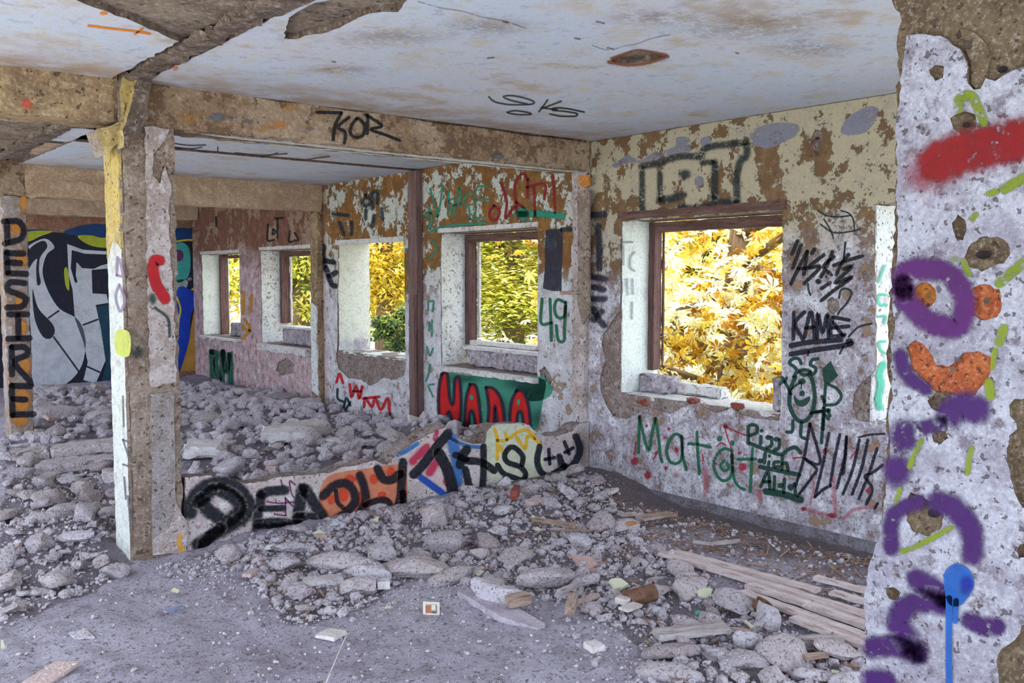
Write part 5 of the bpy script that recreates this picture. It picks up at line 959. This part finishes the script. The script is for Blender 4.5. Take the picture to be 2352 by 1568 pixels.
for k, (p, q, w, t, m, nm, lab, cat) in enumerate([
    ((1505, 1462), (1668, 1450), 0.09, 0.03, SLATW, 'loose_plank', 'broad grey wooden slat lying in the lower right rubble', 'slat'),
    ((1838, 1478), (1932, 1470), 0.06, 0.025, SLATW, 'loose_plank', 'narrow grey slat beside the big round boulder', 'slat'),
    ((1845, 1514), (1900, 1508), 0.03, 0.02, OLDW, 'loose_plank', 'thin brown stick below the narrow grey slat', 'stick'),
    ((1225, 1194), (1325, 1214), 0.04, 0.025, OLDW, 'splinter', 'long tapered splinter at the edge of the soil', 'splinter'),
    ((1270, 1222), (1360, 1218), 0.025, 0.015, OLDW, 'splinter', 'thin dark splinter beside the long tapered one', 'splinter'),
    ((1284, 1365), (1338, 1340), 0.035, 0.02, SLATW, 'loose_plank', 'short pale stick standing out of the middle rubble', 'stick'),
    ((1308, 1412), (1316, 1382), 0.05, 0.045, OLDW, 'wood_block', 'weathered wood block below the short pale stick', 'block'),
    ((1165, 1392), (1215, 1384), 0.06, 0.05, OLDW, 'wood_block', 'round edged brown wood chunk beside the dusty slab', 'block'),
    ((1470, 1196), (1545, 1180), 0.09, 0.02, OLDW, 'broken_board', 'broken brown board leaning on the soil by the skirting', 'board'),
    ((1440, 1207), (1458, 1203), 0.05, 0.02, m_flat('orange wood', C8(180, 130, 90)), 'wood_chip', 'small orange wood chip on the soil', 'chip'),
    ((1625, 1250), (1700, 1246), 0.04, 0.015, SLATW, 'splinter', 'pale splinter lying on the soil', 'splinter'),
    ((1590, 1246), (1640, 1252), 0.03, 0.015, SLATW, 'splinter', 'grey splinter lying on the soil left of the pale one', 'splinter'),
    ((1700, 1372), (1730, 1402), 0.012, 0.01, SLATW, 'stick', 'thin pale stick between boards and rubble', 'stick'),
    ((378, 1408), (420, 1394), 0.03, 0.014, m_flat('blue grey strip', C8(132, 144, 176)), 'plastic_strip', 'blue grey strip lying alone on the smooth dust', 'strip'),
    ((694, 1342), (786, 1330), 0.12, 0.02, CHS, 'wall_tile', 'flat grey tile at the left end of the front rubble', 'tile'),
    ((566, 1328), (588, 1310), 0.05, 0.02, CHR, 'wall_tile', 'small pinkish tile piece on the dust', 'tile'),
    ((1216, 1160), (1236, 1152), 0.07, 0.03, CHR, 'brick_piece', 'pinkish brick slab before the right half of the low wall', 'brick'),
    ((1180, 1150), (1188, 1130), 0.05, 0.06, RED, 'brick_piece', 'upright red brick splinter before the low wall', 'brick'),
    ((745, 1472), (775, 1452), 0.10, 0.02, CHS, 'wall_tile', 'long dusty tile half sunk in the dust at the bottom', 'tile'),
    ((1000, 1258), (1015, 1258), 0.05, 0.05, CHS, 'stone_cube', 'small smooth grey cube between the lumps', 'block'),
    ((866, 1350), (895, 1348), 0.06, 0.04, CHS, 'stone_cube', 'small pale flat block right of the flat grey tile', 'block'),
    ((1455, 1370), (1425, 1388), 0.07, 0.03, CHS, 'wall_tile', 'grey triangular tile piece left of the can', 'tile'),
    ((1430, 1405), (1465, 1390), 0.06, 0.015, CHS, 'wall_tile', 'pale tile piece under the can', 'tile'),
    ((1350, 1495), (1380, 1488), 0.07, 0.03, CHS, 'stone_block', 'pale broken block on the dust at the bottom', 'block')]):
    z0 = gz(*at(*p, 2, 0.03)[:2]) + 0.015 + (0.03 if p[0] > 1150 else 0); o = plank(p, q, w, t, m, max(0.01, z0), nm, 90 + k, random.uniform(-.06, .06)); thing(o, lab, cat)
# slab of screed showing through the dust
V = [(*at(x, y, 2, 0.03)[:2], 0.018) for x, y in ((1050, 1350), (1110, 1345), (1252, 1425), (1235, 1436), (1150, 1410))]
n = len(V); V2 = V + [(x, y, -0.05) for x, y, z in V]; o = mesh('screed_slab', V2, [tuple(range(n))] + [(i, n + i, n + (i + 1) % n, (i + 1) % n) for i in range(n)] + [tuple(range(2 * n - 1, n - 1, -1))], m_mix('dusty screed', [C8(186, 178, 196), C8(168, 158, 174), C8(196, 190, 204)], 6, 0.01)); thing(o, 'smooth edge of a screed slab showing through the dust', 'slab')
# pale shards
for k, (px, py, w, lab) in enumerate([(732, 1234, 34, 'pale shard at the left below the letter A'), (866, 1202, 26, 'pale upright shard below the letters'), (1196, 1366, 30, 'pale shard beside the brown wood chunk'), (1618, 1352, 46, 'pale shard with splinters across it'), (1724, 1418, 34, 'pale shard on top of a lump near the boards'),
    (1232, 1178, 30, 'pale shard above the long splinter'), (1234, 1204, 26, 'pale shard touching the long splinter'), (1075, 1193, 16, 'tiny pale shard before the low wall'), (892, 1376, 24, 'pale shard on the dust below the flat tile'), (1165, 1182, 20, 'rounded pinkish white shard'), (1420, 1330, 54, 'long pale shard in the middle rubble'), (1100, 1300, 26, 'white lump among grey rubble'), (10, 1468, 34, 'white crumb at the left edge'), (1484, 1480, 18, 'small white shard at the bottom'), (1918, 1528, 24, 'white shard by the foot of the column'), (402, 1346, 24, 'pale shard on the dust before the column')]):
    g = at(px, py, 2, 0.06); d = (g - _cO) @ _cF; s = w * d / FPX * 0.5; me = bpy.data.meshes.new('pale_shard'); V, F = SHARDS[k % 8]; me.from_pydata(V.tolist(), [], F); me.materials.append(PALE)
    o = link(bpy.data.objects.new('pale_shard', me)); xf(o, (g[0], g[1], gz(g[0], g[1]) + 0.02 + s * 0.4), (0.5, random.uniform(-.3, .3), -YAW + random.uniform(-.6, .6)), s); thing(o, lab, 'shard', 'pale shards')
# rusted can
def at_floor(px, py, z=0.03): g = at(px, py, 2, z); return (float(g[0]), float(g[1]), gz(g[0], g[1]))
x, y, z = at_floor(1470, 1380)
can = thing(empty('tin_can', (x, y, z + 0.05)), 'rusty tin can lying on its side with a pale ringed end', 'can'); can.rotation_euler = (0, 0, -YAW + 0.6)
RUST = m_flat('rust', C8(120, 88, 74), 0.7, 0.2, 0.4); CANEND = m_flat('pale can end', C8(206, 206, 178), 0.5, 0.1, 0.1)
V = []; F = []; nn = 24
for i, (xx, r) in enumerate([(-0.09, 0.040), (-0.088, 0.043), (-0.05, 0.040), (0.0, 0.042), (0.05, 0.041), (0.076, 0.043), (0.08, 0.044), (0.084, 0.042)]):
    V += [(xx + 0.004 * math.sin(5 * a), r * math.cos(a) * (1 + 0.08 * math.sin(3 * a + xx * 30)), r * math.sin(a)) for a in [2 * math.pi * k / nn for k in range(nn)]]
for i in range(7):
    for k in range(nn): F.append((i * nn + k, i * nn + (k + 1) % nn, (i + 1) * nn + (k + 1) % nn, (i + 1) * nn + k))
F.append(tuple(range(nn))); mesh('body', V, F, RUST, can)
V = []; F = []
for i, (xx, r) in enumerate([(0.085, 0.041), (0.083, 0.034), (0.078, 0.032), (0.078, 0.018), (0.082, 0.016), (0.082, 0.011), (0.074, 0.010)]): V += [(xx, r * math.cos(2 * math.pi * k / nn), r * math.sin(2 * math.pi * k / nn)) for k in range(nn)]
for i in range(6):
    for k in range(nn): F.append((i * nn + k, i * nn + (k + 1) % nn, (i + 1) * nn + (k + 1) % nn, (i + 1) * nn + k))
e = mesh('can_end', V, F, CANEND, can); e['label'] = 'pale can end with a round hole'
mesh('hole', [(0.0745, 0.010 * math.cos(2 * math.pi * k / 12), 0.010 * math.sin(2 * math.pi * k / 12)) for k in range(12)], [tuple(range(12))], bpy.data.materials['dark hole'], e)
# second, open can
x, y, z = at_floor(1748, 1402)
can2 = thing(empty('tin_can', (x, y, z + 0.03)), 'crushed open tin can among the rubble under the boards', 'can'); can2.rotation_euler = (0.5, 0.2, 0.3)
V = []; F = []
for zz, r in ((-0.03, 0.05), (0.03, 0.052), (0.034, 0.055), (0.032, 0.049), (-0.02, 0.047)): V += [(r * math.cos(2 * math.pi * k / nn), r * 0.8 * math.sin(2 * math.pi * k / nn), zz) for k in range(nn)]
for i in range(4):
    for k in range(nn): F.append((i * nn + k, i * nn + (k + 1) % nn, (i + 1) * nn + (k + 1) % nn, (i + 1) * nn + k))
F.append(tuple(range(nn - 1, -1, -1))); F.append(tuple(4 * nn + k for k in range(nn))); mesh('body', V, F, RUST, can2)
# switch frame
x, y, z = at_floor(990, 1384)
sw = thing(empty('switch_frame', (x, y, z + 0.02)), 'broken white square switch frame lying on the smooth dust', 'switch'); sw.rotation_euler = (0.55, 0.1, -YAW + 0.15)
WP = m_flat('white plastic', C8(222, 216, 208), 0.5, 0, 0.1); mb = MB()
for a, b in (((-.04, -.04, 0), (.04, -.028, .012)), ((-.04, .026, 0), (.04, .04, .012)), ((-.04, -.028, 0), (-.028, .026, .012)), ((.028, -.028, 0), (.04, .026, .012))): mb.box(a, b)
mb.build('frame', WP, sw); mb = MB(); mb.box((-.026, -.024, -.008), (.006, .022, .004)); o = mb.build('backing_plate', m_flat('red brown plate', C8(190, 130, 104)), sw); o['label'] = 'rusty backing plate'
mb = MB(); mb.rough((.0, -.01, .003), (.022, .022, .014), .008, .003, 3); mb.build('contact_block', WP, sw)
# green cap, wire, folded tile, soil litter
x, y, z = at_floor(1602, 1413); mb = MB(); mb.tube([(0, 0, 0), (0, 0, .012), (0, 0, .014)], [.014, .014, .011], 16); o = mb.build('bottle_cap', m_flat('green plastic', C8(60, 150, 116), 0.4)); xf(o, (x, y, z + 0.045), (0.6, 0.2, 0)); thing(o, 'small green bottle cap in the right rubble', 'cap')
mb = MB(); mb.tube([np.array(at(px, py, 2, 0.03)) + (0, 0, hh) for px, py, hh in ((744, 1580, 0.0), (762, 1548, .02), (784, 1512, .05), (798, 1486, .06), (804, 1468, .03), (800, 1462, .0))], 0.0025, 6); o = mb.build('wire', m_flat('white wire', C8(216, 206, 206), 0.5), smooth=True); thing(o, 'thin pale wire sticking up from the dust at the bottom', 'wire')
V, F = shard(31, 5, 0.05); x, y, z = at_floor(112, 1540); me = bpy.data.meshes.new('tile_piece'); me.from_pydata((V * (0.17, 0.1, 0.12)).tolist(), [], F); me.materials.append(CHR); o = link(bpy.data.objects.new('tile_piece', me)); xf(o, (x, y, z + 0.02), (0.25, -0.15, -YAW + 0.9)); thing(o, 'pinkish triangular tile piece in the bottom left corner', 'tile')
V, F = shard(37, 6, 0.06); x, y, z = at_floor(195, 1452); me = bpy.data.meshes.new('tile_piece'); me.from_pydata((V * (0.11, 0.07, 0.05)).tolist(), [], F); me.materials.append(CH); o = link(bpy.data.objects.new('tile_piece', me)); xf(o, (x, y, z + 0.004), (0.06, 0.0, -YAW)); thing(o, 'flat dusty slab lying flush in the bottom left dust', 'slab')
# stones on ledges
for q, ax, v, w, k, lab in (((845, 808), 2, 0.755, 62, 4, 'rough lump of concrete on the sill of the third window'), ((1315, 990), 1, 5.36, 40, 0, 'rounded lump on the right end of the low wall'), ((1078, 996), 1, 5.40, 34, 2, 'small lump resting on the low wall beside the red letters'), ((1000, 985), 1, 5.42, 60, 5, 'flat pitted lump on the low wall left of its peak')):
    g = at(*q, ax, v); d = (g - _cO) @ _cF; s = w * d / FPX * 0.5
    if ax == 2: g = np.array([5.36, 9.2, 0.755]); s = 0.13
    o = link(bpy.data.objects.new('concrete_chunk', ME[k])); xf(o, (g[0], g[1], g[2] + s * (0.55 if ax == 2 else 0.05)), (0.1, 0.1, 0.6), (s, s * 0.8, s * 1.05)); thing(o, lab, 'rubble')
# wooden peg in the corner pilaster and iron hook
a = at(1292, 672, 0, 5.1); b = at(1330, 676, 0, 5.1); mb = MB(); mb.box((5.07, b[1], a[2] - 0.015), (5.12, a[1], a[2] + 0.012)); thing(mb.build('wooden_peg', OLDW), 'short wooden batten nailed across the corner pilaster', 'batten')
g = at(1874, 335, 0, 5.17); mb = MB(); mb.tube([g + np.array((0.02, 0, 0.05)), g + np.array((-0.02, 0, 0.03)), g + np.array((-0.03, 0.015, -0.01)), g + np.array((-0.025, 0.0, -0.05)), g + np.array((-0.01, -0.015, -0.06))], 0.009, 8); thing(mb.build('iron_hook', RUST, smooth=True), 'rusty iron hook high on the window wall', 'hook')

# ------------------------------------------------------------------ outside: ground and trees
mb = MB(); mb.box((5.62, -40, -0.9), (140, 160, -0.6)); mb.box((-140, -60, -0.9), (5.62, 160, -0.6)); structure(mb.build('ground', m_mix('pale gravel', [C8(206, 206, 196), C8(190, 190, 178), C8(170, 176, 140)], 1.5, 0.01, 30)))
BARK = m_wood('bark', C8(126, 106, 84), C8(98, 82, 66), C8(70, 56, 48), 2)
def add_tone(o, per, reps):
    a = o.data.attributes.new('tone', 'FLOAT', 'POINT'); a.data.foreach_set('value', np.repeat(per, reps).astype(np.float32))
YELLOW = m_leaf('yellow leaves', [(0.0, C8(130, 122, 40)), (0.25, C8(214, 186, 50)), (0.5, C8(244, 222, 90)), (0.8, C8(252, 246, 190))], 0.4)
GOLD = m_leaf('golden leaves', [(0.0, C8(70, 74, 30)), (0.2, C8(190, 130, 44)), (0.36, C8(230, 190, 60)), (0.5, C8(240, 232, 130)), (0.68, C8(244, 250, 232))], 0.25)  # near-white stops paint the highlights on the leaves
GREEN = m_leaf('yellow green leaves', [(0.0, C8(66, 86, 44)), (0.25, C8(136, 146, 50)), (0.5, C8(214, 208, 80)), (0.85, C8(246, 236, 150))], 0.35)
DARKG = m_leaf('dark green leaves', [(0.0, C8(34, 52, 40)), (0.5, C8(70, 92, 48)), (1.0, C8(150, 160, 70))], 0.3)
def palmate():
    """a palmate leaf: seven folded leaflets on a stalk"""
    V = []; F = []
    for k, (a, L) in enumerate(((-2.1, .5), (-1.4, .75), (-.7, .95), (0, 1.0), (.7, .95), (1.4, .75), (2.1, .5))):
        c, s = math.cos(a), math.sin(a); n = len(V); w = 0.17 * L
        for t, q, z in ((0.04, 0, 0), (.6, w, -.10 * L), (.6, 0, .0), (.6, -w, -.10 * L), (L, 0, -.3 * L)):
            t = t * L if t < 1 and t != L else t; V.append((c * t - s * q, s * t + c * q, z))
        F += [(n, n + 2, n + 1), (n, n + 3, n + 2), (n + 1, n + 2, n + 4), (n + 2, n + 3, n + 4)]
    n = len(V); V += [(0, .008, 0), (0, -.008, 0), (-.5, 0, .1)]; F.append((n, n + 1, n + 2)); return np.array(V), F
def place(V, F, P, Rm, S):
    """many copies of a small mesh -> arrays"""
    W = np.einsum('nij,vj->nvi', Rm, V) * S[:, None, None] + P[:, None, :]; m = len(V); A = np.asarray(F); return W.reshape(-1, 3), (A[None] + (np.arange(len(P)) * m)[:, None, None]).reshape(-1, A.shape[1]).tolist()
def rots(n, up=0.7, tilt=0.8):
    a = rng.uniform(0, 6.28, n); b = rng.normal(0, tilt, n); c = rng.normal(0, tilt, n); out = np.zeros((n, 3, 3))
    ca, sa, cb, sb, cc, sc_ = np.cos(a), np.sin(a), np.cos(b), np.sin(b), np.cos(c), np.sin(c)
    for i in range(n):
        out[i] = np.array([[ca[i], -sa[i], 0], [sa[i], ca[i], 0], [0, 0, 1]]) @ np.array([[cb[i], 0, sb[i]], [0, 1, 0], [-sb[i], 0, cb[i]]]) @ np.array([[1, 0, 0], [0, cc[i], -sc_[i]], [0, sc_[i], cc[i]]])
    return out
def crown(cx, cy, cz, rx, ry, rz, n, clumps, seed, flat=1.0):
    """leaf positions gathered on clumps so that gaps and dark hollows stay between them"""
    R = np.random.default_rng(seed); c = R.normal(size=(clumps, 3)); c /= np.linalg.norm(c, axis=1, keepdims=True); c *= R.uniform(0.45, 1.0, clumps)[:, None]
    i = R.integers(clumps, size=n); d = R.normal(size=(n, 3)); d /= np.linalg.norm(d, axis=1, keepdims=True); d *= R.random(n)[:, None] ** 0.5
    r = 0.34; q = c[i] + d * r * np.array([1, 1, 0.7 * flat]); tone = np.clip(0.42 + 0.3 * d[:, 2] + 0.22 * R.normal(size=n) + 0.25 * (R.random(clumps)[i] - 0.5), 0, 1)  # tone rises towards each clump's top: light and shade put into leaf colour
    return q * np.array([rx, ry, rz]) + np.array([cx, cy, cz]), tone
def tree(loc, trunk_h, r, crown_spec, leaf, mat, label, clumps, name='tree', tilt=0.6):
    root = thing(empty(name, loc), label, 'tree', 'trees outside the windows'); mb = MB(); H = trunk_h
    mb.tube([(0, 0, -0.3), (0.05, 0, H * 0.3), (0.0, 0.08, H * 0.7), (0.05, 0.1, H)], [r * 1.3, r, r * 0.8, r * 0.4], 10); mb.build('trunk', BARK, root, True)
    for k in range(5):
        a = 1.26 * k + loc[0]; z = H * (0.45 + 0.1 * k); mb = MB(); L = crown_spec[3] * 0.75
        mb.tube([(0, 0, z), (math.cos(a) * L * 0.5, math.sin(a) * L * 0.5, z + L * 0.3), (math.cos(a) * L, math.sin(a) * L, z + L * 0.5)], [r * 0.5, r * 0.3, r * 0.1], 6); mb.build('branch', BARK, root, True)
    cx, cy, cz, rx, ry, rz, n, S = crown_spec; P, tone = crown(cx, cy, cz, rx, ry, rz, n, clumps, int(loc[1] * 10))
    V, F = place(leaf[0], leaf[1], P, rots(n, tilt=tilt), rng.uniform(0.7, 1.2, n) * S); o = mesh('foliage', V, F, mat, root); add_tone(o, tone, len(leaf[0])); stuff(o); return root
LEAF = (np.array([(0, 0, 0), (0.5, 0.22, -0.04), (1, 0, -0.12), (0.5, -0.22, -0.04), (0.5, 0, 0.04)]), [(0, 4, 1), (1, 4, 2), (2, 4, 3), (3, 4, 0)])
# the chestnut close to the big window, its largest leaves one by one
ch = thing(empty('chestnut_tree', (8.3, 6.2, -0.6)), 'golden chestnut with broad fingered leaves filling the big window', 'tree', 'trees outside the windows')
mb = MB(); mb.tube([(0, 0, -0.2), (0, 0.05, 1.4), (0.1, 0, 3.0), (0, 0, 4.6)], [.2, .16, .12, .05], 10); mb.build('trunk', BARK, ch, True)
for k in range(9):
    a = 2.6 + 0.45 * k; z = 0.9 + 0.35 * k; mb = MB(); mb.tube([(0, 0, z), (math.cos(a) * .9, math.sin(a) * .9, z + .35), (math.cos(a) * 1.9, math.sin(a) * 1.9, z + .3)], [.06, .04, .012], 6); mb.build('branch', BARK, ch, True)
pv, pf = palmate(); me = bpy.data.meshes.new('leaf'); me.from_pydata(pv.tolist(), [], pf)
PALM = []
for k, t in enumerate((0.25, 0.4, 0.55, 0.7, 0.85, 1.0)):
    m2 = me.copy(); m2.materials.append(GOLD); a = m2.attributes.new('tone', 'FLOAT', 'POINT'); a.data.foreach_set('value', [t] * len(pv)); PALM.append(m2)
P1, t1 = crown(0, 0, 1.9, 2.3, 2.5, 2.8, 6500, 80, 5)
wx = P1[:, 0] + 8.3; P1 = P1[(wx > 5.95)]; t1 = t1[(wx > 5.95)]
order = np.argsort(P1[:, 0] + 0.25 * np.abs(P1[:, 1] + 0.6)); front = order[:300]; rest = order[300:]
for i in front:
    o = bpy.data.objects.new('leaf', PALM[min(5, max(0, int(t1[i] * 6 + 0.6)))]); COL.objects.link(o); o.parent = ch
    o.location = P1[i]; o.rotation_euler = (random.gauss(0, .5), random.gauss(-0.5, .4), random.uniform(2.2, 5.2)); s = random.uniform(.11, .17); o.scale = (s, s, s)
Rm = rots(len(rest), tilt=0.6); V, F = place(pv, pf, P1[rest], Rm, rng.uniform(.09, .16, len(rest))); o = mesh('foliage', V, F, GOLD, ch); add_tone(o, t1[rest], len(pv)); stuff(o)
# trees farther off, seen through the other openings
for (x, y), th, spec, mat, lab, cl, nm, tl in (
    ((15.5, 12.0), 6, (0, 0, 3.6, 2.0, 2.2, 3.2, 9000, 0.24), YELLOW, 'golden broadleaf tree behind the chestnut, outside the big window', 60, 'tree', .6),
    ((11.5, 5.2), 6, (0, 0, 3.4, 1.8, 2.0, 3.4, 8000, 0.24), GOLD, 'orange gold tree at the right behind the chestnut', 60, 'tree', .6),
    ((15.3, 18.5), 6.5, (0, 0, 3.0, 1.9, 1.9, 3.0, 16000, 0.22), GREEN, 'yellow green conifer with layered boughs outside the second window', 75, 'fir_tree', 0.2),
    ((24.5, 28.5), 8, (0, 0, 4.4, 3.6, 3.6, 4.4, 14000, 0.36), GREEN, 'yellow green tree behind the layered conifer', 70, 'tree', .3),
    ((13.9, 22.5), 6.5, (0, 0, 3.3, 1.7, 1.7, 3.0, 16000, 0.2), YELLOW, 'bright yellow tree outside the third window', 75, 'tree', .6),
    ((11.65, 18.3), 1.0, (0, 0, 1.0, 0.55, 0.6, 0.55, 2600, 0.14), DARKG, 'dark green bush like tree low in the third window', 30, 'tree', .6),
    ((13.6, 27.2), 7, (0, 0, 3.4, 1.8, 1.8, 3.2, 15000, 0.24), GREEN, 'yellow green tree outside the fourth window', 75, 'tree', .6),
    ((12.8, 32.0), 7, (0, 0, 3.6, 2.0, 2.0, 3.4, 13000, 0.28), YELLOW, 'pale yellow tree outside the farthest window', 75, 'tree', .6),
    ((22.0, 36.0), 8, (0, 0, 4.6, 3.8, 3.8, 4.6, 13000, 0.4), YELLOW, 'tall yellow tree far behind the bright yellow one', 70, 'tree', .6),
    ((20.5, 16.5), 8, (0, 0, 4.6, 2.6, 2.8, 4.6, 9000, 0.32), YELLOW, 'tall yellow tree between conifer and chestnut', 60, 'tree', .6)):
    tree((x, y, -0.6), th, 0.04 * th, spec, LEAF, mat, lab, cl, nm, tl)
